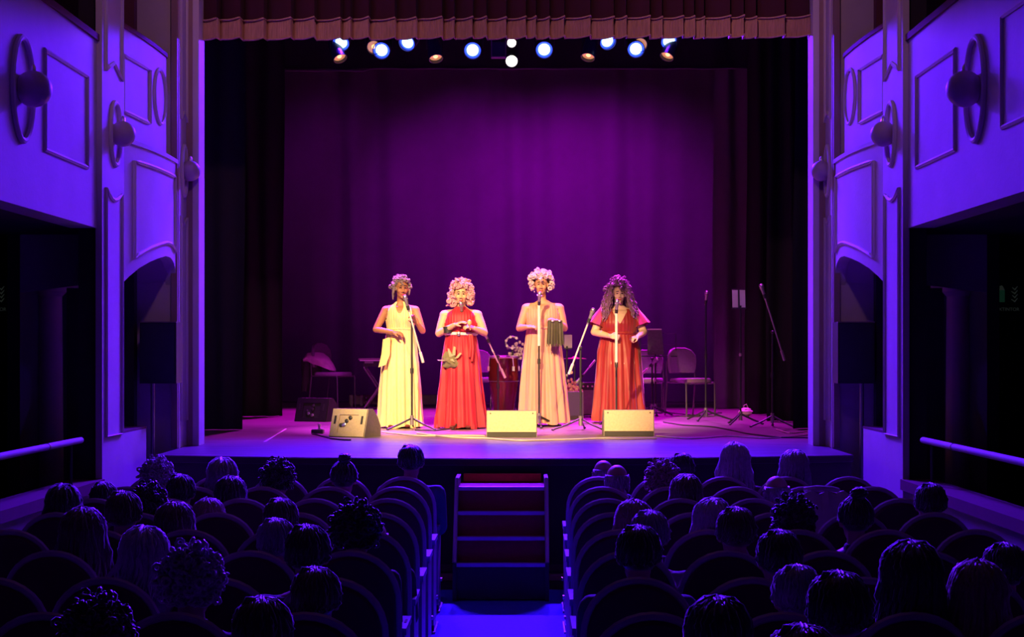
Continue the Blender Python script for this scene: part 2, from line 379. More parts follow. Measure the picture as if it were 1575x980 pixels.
for s, px in ((-1, -8), (1, 1550)):
    p = P(px, 457, 13.24)
    t = thing('extinguisher_sign', 'dim green fire extinguisher sign on the wall at the end of the %s side aisle' % SIDE[s], 'sign', p, 0, 'fire extinguisher signs')
    MB().box(-0.125, 0.125, 0.0, 0.06, -0.17, 0.17).build('plate', M_signdark, t, smooth=False)
    b = MB().tube([(-0.055, -0.006, -0.045), (-0.055, -0.006, 0.06)], 0.026, 12)
    b.build('pictogram', M_signgreen, t)
    MB().tube([(-0.055, -0.006, 0.06), (-0.055, -0.006, 0.085), (-0.055, -0.006, 0.10)], [0.026, 0.015, 0.006], 12).build('pictogram', M_signpale, t)
    MB().tube([(-0.055, -0.006, 0.10), (-0.085, -0.006, 0.085), (-0.1, -0.006, 0.06)], 0.005, 6).build('pictogram', M_signpale, t)
    for k in range(4):
        z = -0.04+0.035*k
        MB().tube([(0.03+0.008*(k % 2), -0.006, z+0.02), (0.06, -0.006, z), (0.085, -0.006, z+0.03)], [0.003, 0.008, 0.003], 6).build('flame_mark', M_signpale, t)
    text('EXTINTOR', 0.042, M_signpale, t, (0, -0.003, -0.11))

# ================================================================== STAIRS
sx = P(772, 900, 11.9).x
t = thing('stage_stairs', 'small portable staircase with dark red carpet steps leading up to the stage', 'stairs', (sx, 11.3, 0))
WD = 0.335; ys = [0, .12, .25, .38, 0.52]; zs = [0.29, 0.475, 0.655, 0.833]
for i in range(4):
    MB().box(-WD, WD, ys[i]+0.02, 0.93 if i == 3 else ys[i+1]+0.04, 0.02 if i == 0 else zs[i-1]-0.02, zs[i]).build('step', M_fascia if i == 0 else M_stair, t, smooth=False)
    MB().box(-WD, WD, ys[i]-0.005, ys[i]+0.05, zs[i]-0.022, zs[i]+0.006).build('nosing', M_nosing, t, smooth=False)
MB().box(-WD+0.02, WD-0.02, 0.84, 0.93, 0.84, 0.9).build('top_riser', mat('stair_carpet_lit', (0.75, 0.16, 0.06), 0.9, 0.1, 30), t, smooth=False)  # orange carpet colour carries the light falling on the top riser
for q in (-1, 1):
    pr = [(q*WD, -0.01, 0.0), (q*WD, -0.01, 0.31), (q*WD, 0.42, 0.9), (q*WD, 0.93, 0.9), (q*WD, 0.93, 0.0)]
    MB().prism(pr, (q*0.03, 0, 0)).build('side_panel', M_fascia, t, smooth=False)
    MB().tube([(q*(WD+0.015), -0.015, 0.3), (q*(WD+0.015), 0.42, 0.9)], 0.016, 8).build('edge_trim', M_nosing, t)

# ================================================================== DRAPES
def drape(x0, x1, z0, z1, Y, amp, wl, m, name, label, cat, group=None, seed=0, x0b=None):
    rnd = random.Random(seed); xs = []; x = x0
    nseg = max(12, int((x1-x0)/0.025))
    k = [(rnd.uniform(0.7, 1.4)*2*PI/wl, rnd.uniform(0, 6.28), rnd.uniform(0.4, 1)) for _ in range(3)]
    mb = MB(); rings = []
    nz = 6
    for i in range(nseg+1):
        x = x0+(x1-x0)*i/nseg
        d = sum(a*math.sin(f*x+p) for f, p, a in k)/1.6*amp
        col = []
        for j in range(nz+1):
            tt = j/nz
            g = 0.65+0.35*(1-tt)
            col.append((x+0.02*math.sin(x*9+j), Y+d*g+0.008*math.sin(j*1.7+x*4), z0+(z1-z0)*tt))
        rings.append(col)
    mb.loft(rings, cap=False, closed=False)
    mb.loft([[(a, b+0.03, c) for a, b, c in r] for r in rings], cap=False, closed=False)
    o = mb.build(name, m, angle=80, recalc=False)
    return tag(o, label, cat, group)
drape(-4.35, 3.55, ZS+0.01, 7.5, 25.5, 0.12, 0.62, M_back, 'back_curtain', 'wide purple lit curtain hanging across the back of the stage', 'curtain', seed=3)
LEGS = [(-3.75, -2.94, 16.6), (-4.4, -3.05, 20.0), (-4.7, -3.72, 22.8)]
for i, (a, b, Y) in enumerate(LEGS):
    drape(a, b, ZS+0.01, 7.6, Y, 0.07, 0.35, M_leg, 'leg_curtain', 'black side curtain left of the stage, %s from the audience' % ORD[i], 'curtain', 'black side curtains', 20+i)
LEGR = [(3.2, 3.95, 16.8), (3.2, 4.3, 18.6), (3.25, 4.3, 20.6), (3.08, 4.6, 22.8)]
for i, (a, b, Y) in enumerate(LEGR):
    drape(a, b, ZS+0.01, 7.6, Y, 0.08, 0.33, M_back if i == 3 else M_leg, 'leg_curtain', '%s side curtain right of the stage, %s from the audience' % ('purple lit' if i == 3 else 'black', ORD[i]), 'curtain', 'black side curtains', 40+i)
b = drape(-4.5, 4.5, 5.87, 7.9, 21.0, 0.03, 0.8, M_black, 'border_curtain', 'black border curtain across the top of the stage behind the lamps', 'curtain', seed=9)
MB().tube([(-3.3+6.6*i/60, 20.97+0.004*math.sin(i*1.3), 5.86+(0.0 if i > 11 else -0.03)+0.003*math.sin(i)) for i in range(61)], 0.012, 6).build('hem', M_back, b)  # paler cloth stands for light caught along the hem
# valance with fringe
M_v = thing('valance', 'wine red velvet valance with gold fringe along the top of the stage opening', 'valance', (0, 14.1, 0))
xs = [-2.9]; rr = random.Random(5)
while xs[-1] < 2.9: xs.append(xs[-1]+rr.uniform(0.09, 0.26))
def vy(x):
    for a, c in zip(xs, xs[1:]):
        if a <= x <= c:
            t = (x-a)/(c-a); return -0.085*t+(0.07*math.exp(-t*9))
    return 0
def vz(x):
    for i, (a, c) in enumerate(zip(xs, xs[1:])):
        if a <= x <= c:
            t = (x-a)/(c-a); return -0.016*math.sin(PI*t)+0.005*math.sin(i*2.1)+0.012*(x/2.9)
    return 0
def band(z0, z1, off, nx, name, m, fine=0.0):
    rings = []
    for i in range(nx+1):
        x = -2.9+5.8*i/nx
        d = vy(x)+(fine*(i % 2))
        rings.append([(x, d+off, z0+vz(x)), (x, d+off, (z0+z1)/2+vz(x)), (x, d+off+0.01, z1+vz(x))])
    mb = MB(); mb.loft(rings, cap=False, closed=False); mb.loft([[(a, b_+0.02, c) for a, b_, c in r] for r in rings], cap=False, closed=False)
    return mb.build(name, m, M_v, angle=70, recalc=False)
band(5.0, 6.4, 0.0, 500, 'velvet', M_valance)
band(4.845, 5.03, -0.025, 1100, 'fringe', M_fringe, 0.006)
for z in (4.85, 5.03):
    MB().tube([(-2.9+5.8*i/500, vy(-2.9+5.8*i/500)-0.035, z+vz(-2.9+5.8*i/500)) for i in range(501)], 0.009, 5).build('cord', M_fringe, M_v)

# ================================================================== STAGE LAMPS
M_blueled = mat('blue_lamp_lens', (0.3, 0.4, 1), 0.3, 0.02, 10, emit=((0.02, 0.06, 1.0), 3))
M_bluecore = mat('blue_lamp_core', (0.3, 0.4, 1), 0.3, 0.02, 10, emit=((0.5, 0.8, 1.0), 3.5))
M_whiteled = mat('white_lamp_lens', (1, 1, .9), 0.3, 0.02, 10, emit=((1.0, 0.92, 0.75), 9))
M_warmlens = mat('warm_lamp_reflector', (0.9, 0.5, 0.25), 0.25, 0.1, 30, metal=0.7, emit=((1.0, 0.42, 0.16), 0.55))  # coppery gleam put in as emission; these lamps cast no beam
M_can = mat('lamp_can_inside', (0.05, 0.05, 0.09), 0.4, 0.1, 10, metal=0.2)
LY = 17.0; BARZ = 5.86
t = thing('lighting_bar', 'black lighting bar hung behind the valance', 'lighting bar', (0, LY+0.1, BARZ))
MB().tube([(-3.2, 0, 0), (3.2, 0, 0)], 0.024, 10).build('pipe', M_blackmetal, t)
for x in (-3.0, 0.0, 3.0): MB().tube([(x, 0, 0), (x, 0, 2.6)], 0.006, 6).build('hanger', M_blackmetal, t)
def par(px, py, kind, label, aim, r=0.092):
    p = P(px, py, LY)
    t = thing('stage_lamp', label, 'stage lamp', p, 0, 'lamps on the stage lighting bar')
    d = (Vector(aim)-p).normalized()
    L = 0.26
    prof = [(r*0.6, -L), (r*0.9, -L*0.8), (r*1.05, -0.06), (r*1.1, 0.035), (r*1.02, 0.035), (r*0.99, -0.012)]
    MB().lathe(prof, (0, 0, 0), 24, d).build('can', M_can, t)
    ml = {'blue': M_blueled, 'white': M_whiteled, 'warm': M_warmlens}[kind]
    if kind == 'warm':
        MB().lathe([(r*0.97, 0.0), (r*0.7, -0.03), (r*0.35, -0.045)], (0, 0, 0), 16, d).build('reflector', M_warmlens, t)
        MB().ell(d*-0.01, (0.03, 0.03, 0.03), 10, 8).build('bulb', mat('bulb', (1, .7, .4), .3, .02, 5, emit=((1, .5, .2), 2.0)), t)  # bulb glow put in as emission too
    else:
        MB().lathe([(r*0.8, 0.0), (r*0.6, 0.012), (r*0.3, 0.018), (0.004, 0.02)], (0, 0, 0), 24, d).build('lens', M_bluecore if kind == 'blue' else ml, t)
        MB().lathe([(r*0.79, 0.004), (r*0.99, -0.004), (r*0.99, -0.012), (r*0.79, -0.004)], (0, 0, 0), 24, d).build('lens_ring', ml, t)
    u = d.cross(Vector((0, 0, 1))).normalized(); top = BARZ-p.z
    MB().tube([-d*0.1+u*(r*1.2), -d*0.08+u*(r*1.25)+Vector((0, 0, top*0.6)), Vector((0, 0.1, top-0.03)), -d*0.08-u*(r*1.25)+Vector((0, 0, top*0.6)), -d*0.1-u*(r*1.2)], 0.009, 6).build('yoke', M_blackmetal, t)
    MB().box(-0.03, 0.03, 0.06, 0.14, top-0.04, top+0.03).build('clamp', M_blackmetal, t, smooth=False)
    return p, d
BL = [(525, 65, (-2.6, 9.5, 0.9)), (587, 77, (-1.7, 7.5, 0.8)), (627, 65, (-2.9, 11.8, 2.2)), (727, 77, (-0.5, 7, 0.8)), (837, 76, (0.5, 7, 0.8)), (934, 63, (2.9, 11.8, 2.2)), (978, 75, (1.7, 7.5, 0.8)), (1029, 63, (2.6, 9.5, 0.9))]
for i, (px, py, aim) in enumerate(BL):
    p, d = par(px, py, 'blue', 'blue glowing stage lamp, %s of eight blue ones counted from the left' % ORD[i], aim)
    spot(p+d*0.06, aim, BLUE, 900, 78, 0.8, 0.07)
    if abs(aim[0]) < 2: spot(p+d*0.06+Vector((0, 0, 0.02)), aim, BLUE, 2600, 34, 0.9, 0.07)
    spot(p+d*0.06+Vector((0, 0, -0.02)), (aim[0]*0.9, 12.9, 0.9), BLUE, 1500, 50, 0.9, 0.07)
for i, (px, py) in enumerate([(522, 87), (575, 72), (670, 87), (905, 85), (985, 68), (1027, 84)]):
    par(px, py, 'warm', 'stage lamp without beam, with glowing coppery reflector, %s of six from the left' % ORD[i], (0, 15.0, 1.0) if py > 80 else (px/400-2, 8, 1), 0.075)
p, d = par(787, 65, 'white', 'upper of the two white glowing lamps at the centre of the bar', (0, 9, 1), 0.05)
p, d = par(787, 93, 'white', 'lower of the two white glowing lamps at the centre of the bar', (0, 9, 1), 0.065)
p = P(767, 77, LY)
t = thing('square_floodlight', 'square unlit floodlight beside the two white lamps', 'stage lamp', p)
MB().box(-0.075, 0.075, 0, 0.1, -0.07, 0.09).build('housing', M_can, t, smooth=False)
for q in (-1, 1): MB().box(q*0.075, q*0.085, -0.06, 0.05, -0.085, 0.1).build('barn_door', M_greymetal, t, smooth=False)
MB().box(-0.085, 0.085, -0.06, 0.05, -0.09, -0.08).build('barn_door', M_greymetal, t, smooth=False)
MB().box(-0.02, 0.02, 0.06, 0.14, 0.09, BARZ-p.z).build('yoke', M_blackmetal, t, smooth=False)
# ================================================================== FIGURES
def skinmat(name, col): return mat(name, col, 0.5, 0.06, 15, 0.05, 80, spec=0.35)
M_lips = mat('lips', (0.35, 0.05, 0.06), 0.4, 0.05); M_eye = mat('dark_eye', (0.02, 0.012, 0.01), 0.25, 0.05); M_brow = mat('brow', (0.03, 0.018, 0.012), 0.7, 0.05)
def interp(keys, z):
    if z <= keys[0][0]: return keys[0][1:]
    for k0, k1 in zip(keys, keys[1:]):
        if z <= k1[0]:
            t = (z-k0[0])/(k1[0]-k0[0]); t = t*t*(3-2*t)*0.5+t*0.5
            return tuple(a+(b-a)*t for a, b in zip(k0[1:], k1[1:]))
    return keys[-1][1:]
def head_shapes(mb, c, k=1.0, yaw=0.0, pitch=0.0):
    R = Matrix.Rotation(yaw, 3, 'Z') @ Matrix.Rotation(pitch, 3, 'X')
    T = lambda p: Vector(c)+R @ (Vector(p)*k)
    E = lambda p, r, n=12, m=8: mb.ell(T(p), tuple(q*k for q in r), n, m, R)
    E((0, .012, .03), (.074, .094, .088), 20, 14); E((0, -.022, -.045), (.056, .062, .068), 16, 10)
    E((0, -.03, -.01), (.066, .055, .05)); E((0, -.07, -.092), (.024, .02, .02))
    for s in (-1, 1):
        E((s*.036, -.056, -.022), (.026, .026, .026)); E((s*.077, .008, -.002), (.012, .026, .034))
        E((s*.03, -.072, .014), (.013, .012, .009)); E((s*.014, -.098, -.03), (.011, .012, .009))
    mb.tube([T((-.048, -.066, .034)), T((0, -.083, .036)), T((.048, -.066, .034))], [.01*k, .012*k, .01*k], 8)
    mb.tube([T((0, -.082, .02)), T((0, -.098, -.01)), T((0, -.108, -.03))], [.008*k, .01*k, .013*k], 8)
    E((0, -.082, -.056), (.024, .012, .007)); E((0, -.08, -.067), (.02, .012, .008))
    return T
def face_paint(me, T, k, mats):
    # material slots: 0 skin, 1 lips, 2 eyes, 3 brows
    me.materials.clear()
    for m in mats: me.materials.append(m)
    n = len(me.polygons); cs = np.zeros(n*3); me.polygons.foreach_get('center', cs); cs = cs.reshape(-1, 3); mi = np.zeros(n, int)
    def mark(p, r, idx):
        d = np.linalg.norm((cs-np.array(T(p))), axis=1); mi[d < r*k] = idx
    for dx in (-.018, -.009, 0, .009, .018): mark((dx, -.09, -.06), .011, 1)
    for s in (-1, 1):
        for dx in (-.007, 0, .007): mark((s*.03+dx, -.084, .014), .0085, 2)
        for dx in (-.014, -.005, .005, .014): mark((s*.03+dx, -.082, .038), .0075, 3)
    me.polygons.foreach_set('material_index', mi); me.update()
def hand(mb, w, d, n, side, curl=0.5, k=1.0):
    """palm from wrist w along d, fingers curl towards n, thumb on the side 'side' (vector)"""
    d = Vector(d).normalized(); n = Vector(n); n = (n-d*n.dot(d)).normalized(); s = Vector(side); s = (s-d*s.dot(d)-n*s.dot(n)).normalized()
    w = Vector(w)
    for q in (-1.2, -.4, .4, 1.2): mb.tube([w+s*q*.012*k, w+d*.05*k+s*q*.021*k, w+d*.088*k+s*q*.022*k], [.014*k, .0145*k, .012*k], 8)
    for i, (L, q) in enumerate(((.072, 1.2), (.082, .4), (.076, -.4), (.06, -1.2))):
        p = w+d*.085*k+s*q*.023*k; pts = [p]; a = 0
        for j, f in enumerate((.45, .32, .23)):
            a += curl*(0.8 if j == 0 else 1.0)
            p = p+(d*math.cos(a)+n*math.sin(a)+s*q*0.06)*L*f*k; pts.append(p)
        mb.tube(pts, [.0105*k, .0098*k, .009*k, .007*k], 7); mb.ell(pts[-1], (.007*k,)*3, 6, 5)
    p = w+d*.028*k+s*.03*k
    t1 = p+(d*.7+s*.6+n*.35).normalized()*.042*k; t2 = t1+(d*.85+s*.05+n*.5).normalized()*.034*k
    mb.tube([w+d*.015*k+s*.015*k, p, t1, t2], [.014*k, .0135*k, .0115*k, .008*k], 8); mb.ell(t2, (.008*k,)*3, 6, 5)
def curls(mb, c, R, k, n, rad, size, zmin, face=True, seed=0, drop=0.0, jig=0.012):
    rnd = random.Random(seed)
    for i in range(n):
        z = 1-2*(i+0.5)/n; a = i*2.39996; r = math.sqrt(1-z*z)
        d = Vector((r*math.cos(a), r*math.sin(a), z))
        if d.z < zmin: continue
        if face and d.y < -0.35 and d.z < 0.42: continue
        p = Vector((d.x*rad[0], d.y*rad[1]+0.012, d.z*rad[2]+0.03))*k+Vector([rnd.gauss(0, jig) for _ in range(3)])
        q = size*rnd.uniform(0.75, 1.25)
        # a curl: a little coil
        ax = Vector([rnd.gauss(0, 1) for _ in range(3)]).normalized(); u, v = frame(ax)
        pts = [Vector(c)+R @ (p+(u*math.cos(t)+v*math.sin(t))*q+ax*(t*q*0.12-q*0.4)) for t in [0.9*j for j in range(9)]]
        mb.tube(pts, [q*.35]+[q*.5]*7+[q*.3], 5)
def dress_mesh(keys, ztop, folds, amp, zfold, hemwave=0.012, nth=120, off=0.012, seed=0, ease=0.0):
    rnd = random.Random(seed)
    z0 = keys[0][0]; zmax = max(ztop(2*PI*i/nth) for i in range(nth)); nz = 46
    ph = rnd.uniform(0, 6); ph2 = rnd.uniform(0, 6)
    rings = []
    for j in range(nz+1):
        zr = z0+(zmax-z0)*j/nz; ring = []
        for i in range(nth):
            th = 2*PI*i/nth
            z = min(zr, ztop(th))
            a, b, yo = interp(keys, z)
            t = max(0, min(1, (zfold-z)/(zfold-z0)))
            q = folds*th+ph+1.2*math.sin(2*th)+.35*math.sin(3*z); f = amp*(t**0.95)*1.15*((1-2*abs(math.sin(q/2))**.7)+0.6*math.sin(folds*1.7*th+ph2+z*1.5))
            f += 0.0035*math.sin(folds*2.6*th+4*z)*(1-t)
            zz = z+(hemwave*math.sin(folds*th*0.5+ph) if j == 0 else 0)
            ring.append(((a+off+f)*math.cos(th), yo+(b+off+f)*math.sin(th), zz))
        rings.append(ring)
    mb = MB(); mb.loft(rings, cap=False)
    return mb
def angdist(th, c): return abs((th-c+PI) % (2*PI)-PI)

SINGERS = {}
def singer(name, cx, feet, D, keys, headpx, yaw, pitch, armL, armR, skin, label, facek=1.0, neck_r=0.05, shoulders=None, legs=True):
    org = PF(cx, feet); org.y = D; org.x = P(cx, feet, D).x
    org.z = ZS
    def L(px, py, dy=0.0):
        p = P(px, py, D+dy)-org; return p
    root = thing('person', label, 'person', org, 0, 'the four singers at the front of the stage')
    hc = L(headpx[0], headpx[1], -0.03)
    mb = MB()
    T = head_shapes(mb, hc, facek, yaw, pitch)
    sz = shoulders[0]
    kk = [k for k in keys if k[0] >= 0.7]
    rings = []
    zs = [0.72+(sz-0.72)*i/18 for i in range(19)]
    for z in zs:
        a, b, yo = interp(keys, z); rings.append([((a-.006)*math.cos(2*PI*i/32), yo+(b-.006)*math.sin(2*PI*i/32), z) for i in range(32)])
    for z, a, b in ((sz+.02, shoulders[1]*.8, .062), (sz+.045, shoulders[1]*.5, .055), (sz+.07, neck_r*1.15, neck_r*1.1)):
        rings.append([(a*math.cos(2*PI*i/32), .01+b*math.sin(2*PI*i/32), z) for i in range(32)])
    mb.loft(rings)
    mb.tube([(0, .015, sz), (hc.x*.4, .015, sz+.06), (hc.x, hc.y+.035, hc.z-.03)], [neck_r*1.3, neck_r, neck_r*.95], 16)
    for s, arm in ((-1, armL), (1, armR)):
        sh = Vector((s*shoulders[1], 0.015, sz-0.03)); e = L(*arm['elbow']); wv = L(*arm['wrist'])
        ra = arm.get('r', 0.05)
        m1 = sh.lerp(e, .5); m2 = e.lerp(wv, .35)
        mb.tube([(0, 0.01, sz-0.02), sh], [.07, ra*1.15], 12); mb.ell(sh, (ra*1.18, ra*1.12, ra*1.15), 14, 10)
        mb.tube([sh, m1, e], [ra*1.12, ra, ra*.78], 14); mb.ell(e, (ra*.8,)*3, 10, 8)
        mb.tube([e, m2, wv], [ra*.78, ra*.76, ra*.5], 14); mb.ell(wv, (ra*.5,)*3, 10, 8)
        hd = Vector(arm['dir']); hand(mb, wv, hd, arm['n'], arm['side'], arm.get('curl', .6), .95)
    for s in (-1, 1):
        mb.tube([(s*.085, .01, .8), (s*.09, 0, .45), (s*.09, .02, .09)], [.085, .055, .036], 12)
        mb.tube([(s*.09, .04, .05), (s*.09, -.05, .035), (s*.095, -.15, .022)], [.035, .036, .02], 10)
    me = fuse(mb, 0.0065, 2)
    face_paint(me, T, facek, [skin, M_lips, M_eye, M_brow])
    link('body', me, None, root)
    return root, L, T, hc, org

def fluted(pts_l, pts_r): pass
FR = -PI/2
# ---- first singer: cream dress
K1 = [(0.012, .245, .2, 0), (.4, .228, .175, 0), (.70, .205, .155, 0), (.86, .185, .14, 0.01), (1.0, .165, .122, 0.01), (1.13, .142, .102, 0.0), (1.26, .16, .122, -.01), (1.34, .158, .112, -.005), (1.40, .15, .085, .005)]
sk1 = skinmat('deep_brown_skin', (0.36, 0.17, 0.085))
r1, L1, T1, h1, o1 = singer('a', 616, 658, 17.15, K1, (617.5, 444), 0.3, 0.12,
    dict(elbow=(578, 507, -.04), wrist=(604, 511, -.2), dir=(1, -.25, -.12), n=(.2, .2, -1), side=(.2, -1, 0), curl=.55, r=.046),
    dict(elbow=(650, 509, -.04), wrist=(641.5, 497, -.17), dir=(-.5, -.25, .75), n=(-.4, -1, 0), side=(-1, 0, -.1), curl=.7, r=.046),
    sk1, 'singer in a long cream halter dress with short grey hair, first from the left', 1.0, .05, (1.375, .168))
def pw(f, pts):
    for (a, za), (b_, zb) in zip(pts, pts[1:]):
        if f <= b_: return za+(zb-za)*(f-a)/(b_-a)
    return pts[-1][1]
def neck(K, top): return [k for k in K if k[0] < top[0][0]-.01]+top
def zt1(th): return pw(angdist(th, FR), [(0, 1.31), (.12, 1.315), (.4, 1.445), (.7, 1.445), (1.1, 1.24), (4, 1.22)])
K1d = neck(K1, [(1.375, .16, .1, 0), (1.395, .136, .08, 0.004), (1.42, .09, .066, .008), (1.445, .064, .064, .012)])
M_cream = mat('cream_satin', (0.72, 0.56, 0.27), 0.55, 0.06, 6, 0.1, 20, sheen=0.2, stretch=(3, 3, .5))
d = dress_mesh(K1d, zt1, 13, 0.021, 1.12, seed=1).build('dress', M_cream, r1, angle=80)
MB().tube([Vector((.149*math.cos(t), -.0+.112*math.sin(t), 1.13+.004*math.sin(3*t))) for t in [2*PI*i/40 for i in range(40)]], .013, 8, closed=True).build('waistband', M_cream, r1)
mb = MB(); p0 = L1(590, 522, -.1); p1 = L1(587, 565, -.1)           # loose drape at the hip
mb.loft([[(p0.x-.005, -.12, p0.z), (p0.x+.08, -.17, p0.z+.02), (p0.x+.09, -.15, p0.z+.02), (p0.x+.005, -.10, p0.z)],
         [(p0.x-.02, -.15, p0.z-.17), (p0.x+.08, -.20, p0.z-.17), (p0.x+.08, -.18, p0.z-.17), (p0.x-.01, -.13, p0.z-.17)],
         [(p1.x-.03, -.17, p1.z-.0), (p1.x+.06, -.215, p1.z+.03), (p1.x+.06, -.2, p1.z+.03), (p1.x-.03, -.15, p1.z)]])
mb.build('hip_drape', M_cream, r1)
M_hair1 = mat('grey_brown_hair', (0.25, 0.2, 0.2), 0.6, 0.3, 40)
mb = MB(); R = Matrix.Rotation(.3, 3, 'Z') @ Matrix.Rotation(.12, 3, 'X'); rnd = random.Random(2)
curls(mb, h1, R, 1.0, 260, (.088, .105, .108), .016, -0.25, seed=2)
for i in range(34):                                                   # short locs falling at the sides and back
    a = rnd.uniform(-0.25, PI+.25); p = Vector((.088*math.cos(a), .09*math.sin(a)+.01, rnd.uniform(-.01, .05)))
    ln = rnd.uniform(.06, .14); mb.tube([Vector(h1)+R @ p, Vector(h1)+R @ (p*1.1+Vector((0, 0, -ln*.5))), Vector(h1)+R @ (p*1.05+Vector((0, 0, -ln)))], [.012, .011, .007], 6)
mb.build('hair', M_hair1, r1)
for s in (-1, 1): MB().ell((s*.095, -.14, .025), (.04, .09, .022), 12, 8).build('shoe', M_wine, r1)

# ---- second singer: red halter dress
K2 = [(0.012, .275, .23, 0), (.3, .25, .2, 0), (.6, .222, .17, 0), (.80, .205, .152, 0.01), (.95, .18, .13, 0.01), (1.06, .162, .118, 0), (1.18, .18, .14, -.01), (1.27, .178, .125, -.005), (1.34, .165, .092, .005)]
sk2 = skinmat('light_brown_skin', (0.56, 0.32, 0.2))
r2, L2, T2, h2, o2 = singer('b', 709, 659, 17.0, K2, (709.5, 453.5), 0.0, 0.1,
    dict(elbow=(675, 513, -.03), wrist=(699, 500, -.2), dir=(.85, -.3, .35), n=(.2, .3, -1), side=(.1, -.4, 1), curl=.35, r=.054),
    dict(elbow=(745, 512, -.03), wrist=(729, 505, -.19), dir=(-.75, -.4, .25), n=(-.5, .3, -.6), side=(0, -.3, 1), curl=.85, r=.054),
    sk2, 'singer in a red halter dress with a pale belt and pink-tinted curly hair', 1.0, .052, (1.315, .182))
def zt2(th): return pw(angdist(th, FR), [(0, 1.385), (.7, 1.385), (1.15, 1.2), (4, 1.17)])
K2d = neck(K2, [(1.315, .176, .112, 0), (1.335, .15, .085, 0.004), (1.36, .1, .072, .008), (1.385, .068, .068, .012)])
M_red = mat('red_crepe', (0.36, 0.005, 0.026), 0.6, 0.12, 8, 0.1, 25, stretch=(3, 3, .5), sheen=0.2)
dress_mesh(K2d, zt2, 13, 0.028, 1.05, seed=4).build('dress', M_red, r2, angle=80)
MB().tube([Vector((.178*math.cos(t), .0+.134*math.sin(t), 1.075+.003*math.sin(2*t))) for t in [2*PI*i/40 for i in range(40)]], .019, 8, closed=True).build('belt', mat('pale_belt', (.85, .75, .7), .5, .05), r2)
MB().ell((-.02, -.145, 1.075), (.026, .014, .028), 12, 8).build('belt_buckle', M_steel, r2)
for x, y, ln in ((.1, -.125, .25), (.125, -.115, .3)):
    MB().tube([(x, y, 1.06), (x+.012, y-.02, 1.06-ln*.5), (x+.004, y-.045, 1.06-ln)], [.018, .02, .014], 8).build('sash_end', M_red, r2)
M_hair2 = mat('pink_tinted_blond_curls', (0.5, 0.24, 0.3), 0.6, 0.25, 30)  # blond hair with pink of the top light mixed into its colour
mb = MB(); curls(mb, h2, Matrix.Identity(3), 1.0, 620, (.112, .118, .128), .0165, -0.55, seed=6, jig=.014)
curls(mb, Vector(h2)+Vector((-.095, .02, -.07)), Matrix.Identity(3), .35, 60, (.1, .12, .2), .02, -1, face=False, seed=8)
curls(mb, Vector(h2)+Vector((.095, .02, -.05)), Matrix.Identity(3), .3, 50, (.1, .12, .2), .02, -1, face=False, seed=9)
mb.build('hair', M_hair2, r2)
for s in (-1, 1):
    MB().ell((s*.095, -.16, .025), (.04, .09, .022), 12, 8).build('shoe', M_wine, r2)
b = L2(688, 507, -.12); MB().tube([b+Vector((0, 0.0, 0.036)), b+Vector((.008, 0, -.036))], .05, 12).build('bracelet', M_blackmetal, r2)

# ---- third singer: blush gown
K3 = [(0.03, .29, .24, 0), (.35, .262, .21, 0), (.65, .238, .185, 0), (.88, .215, .16, 0.01), (1.02, .195, .14, 0.01), (1.15, .178, .122, 0), (1.27, .192, .145, -.012), (1.36, .19, .13, -.005), (1.44, .172, .09, .005)]
sk3 = skinmat('warm_brown_skin', (0.46, 0.22, 0.14))
r3, L3, T3, h3, o3 = singer('c', 835, 655, 17.6, K3, (832.5, 439), -.05, 0.05,
    dict(elbow=(799, 505, -.03), wrist=(811, 503, -.2), dir=(.8, -.45, .1), n=(.4, .4, -.8), side=(.1, -.3, 1), curl=.6, r=.054),
    dict(elbow=(868, 505, -.03), wrist=(857, 494, -.21), dir=(-.8, -.3, .3), n=(-.2, .2, -1), side=(-.1, -1, .2), curl=.7, r=.054),
    sk3, 'singer in a pale blush v-neck gown with pink-tinted white curls and drop earrings', 1.0, .05, (1.41, .19))
def zt3(th): return pw(angdist(th, FR), [(0, 1.25), (.06, 1.26), (.5, 1.43), (.8, 1.44), (1.1, 1.33), (4, 1.31)])
K3d = neck(K3, [(1.41, .186, .11, 0), (1.43, .162, .088, 0.004), (1.455, .108, .074, .008)])
M_blush = mat('blush_chiffon', (0.52, 0.26, 0.2), 0.6, 0.08, 6, 0.08, 22, stretch=(3, 3, .5), sheen=0.2)
dress_mesh(K3d, zt3, 13, 0.026, 1.16, seed=11).build('dress', M_blush, r3, angle=80)
for s in (-1, 1):
    MB().tube([(s*.112, -.075, 1.405), (s*.118, -.03, 1.428), (s*.116, .03, 1.428), (s*.112, .08, 1.39)], [.02, .019, .019, .018], 8).build('shoulder_strap', M_blush, r3)
MB().tube([Vector((.192*math.cos(t), .136*math.sin(t), 1.15+.003*math.sin(2*t))) for t in [2*PI*i/40 for i in range(40)]], .014, 8, closed=True).build('waistband', M_blush, r3)
M_hair3 = mat('pink_tinted_white_curls', (0.55, 0.38, 0.46), 0.6, 0.2, 30)  # pale curls, their colour tinted with the pink stage light
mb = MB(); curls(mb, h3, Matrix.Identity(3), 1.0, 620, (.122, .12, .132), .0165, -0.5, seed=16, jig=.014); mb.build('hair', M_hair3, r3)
for s in (-1, 1):
    MB().ell(Vector(h3)+Vector((s*.08, -.01, -.075)), (.008, .008, .013), 8, 6).build('earring', M_steel, r3)
    MB().ell((s*.095, -.13, .025), (.04, .09, .022), 12, 8).build('shoe', M_wine, r3)

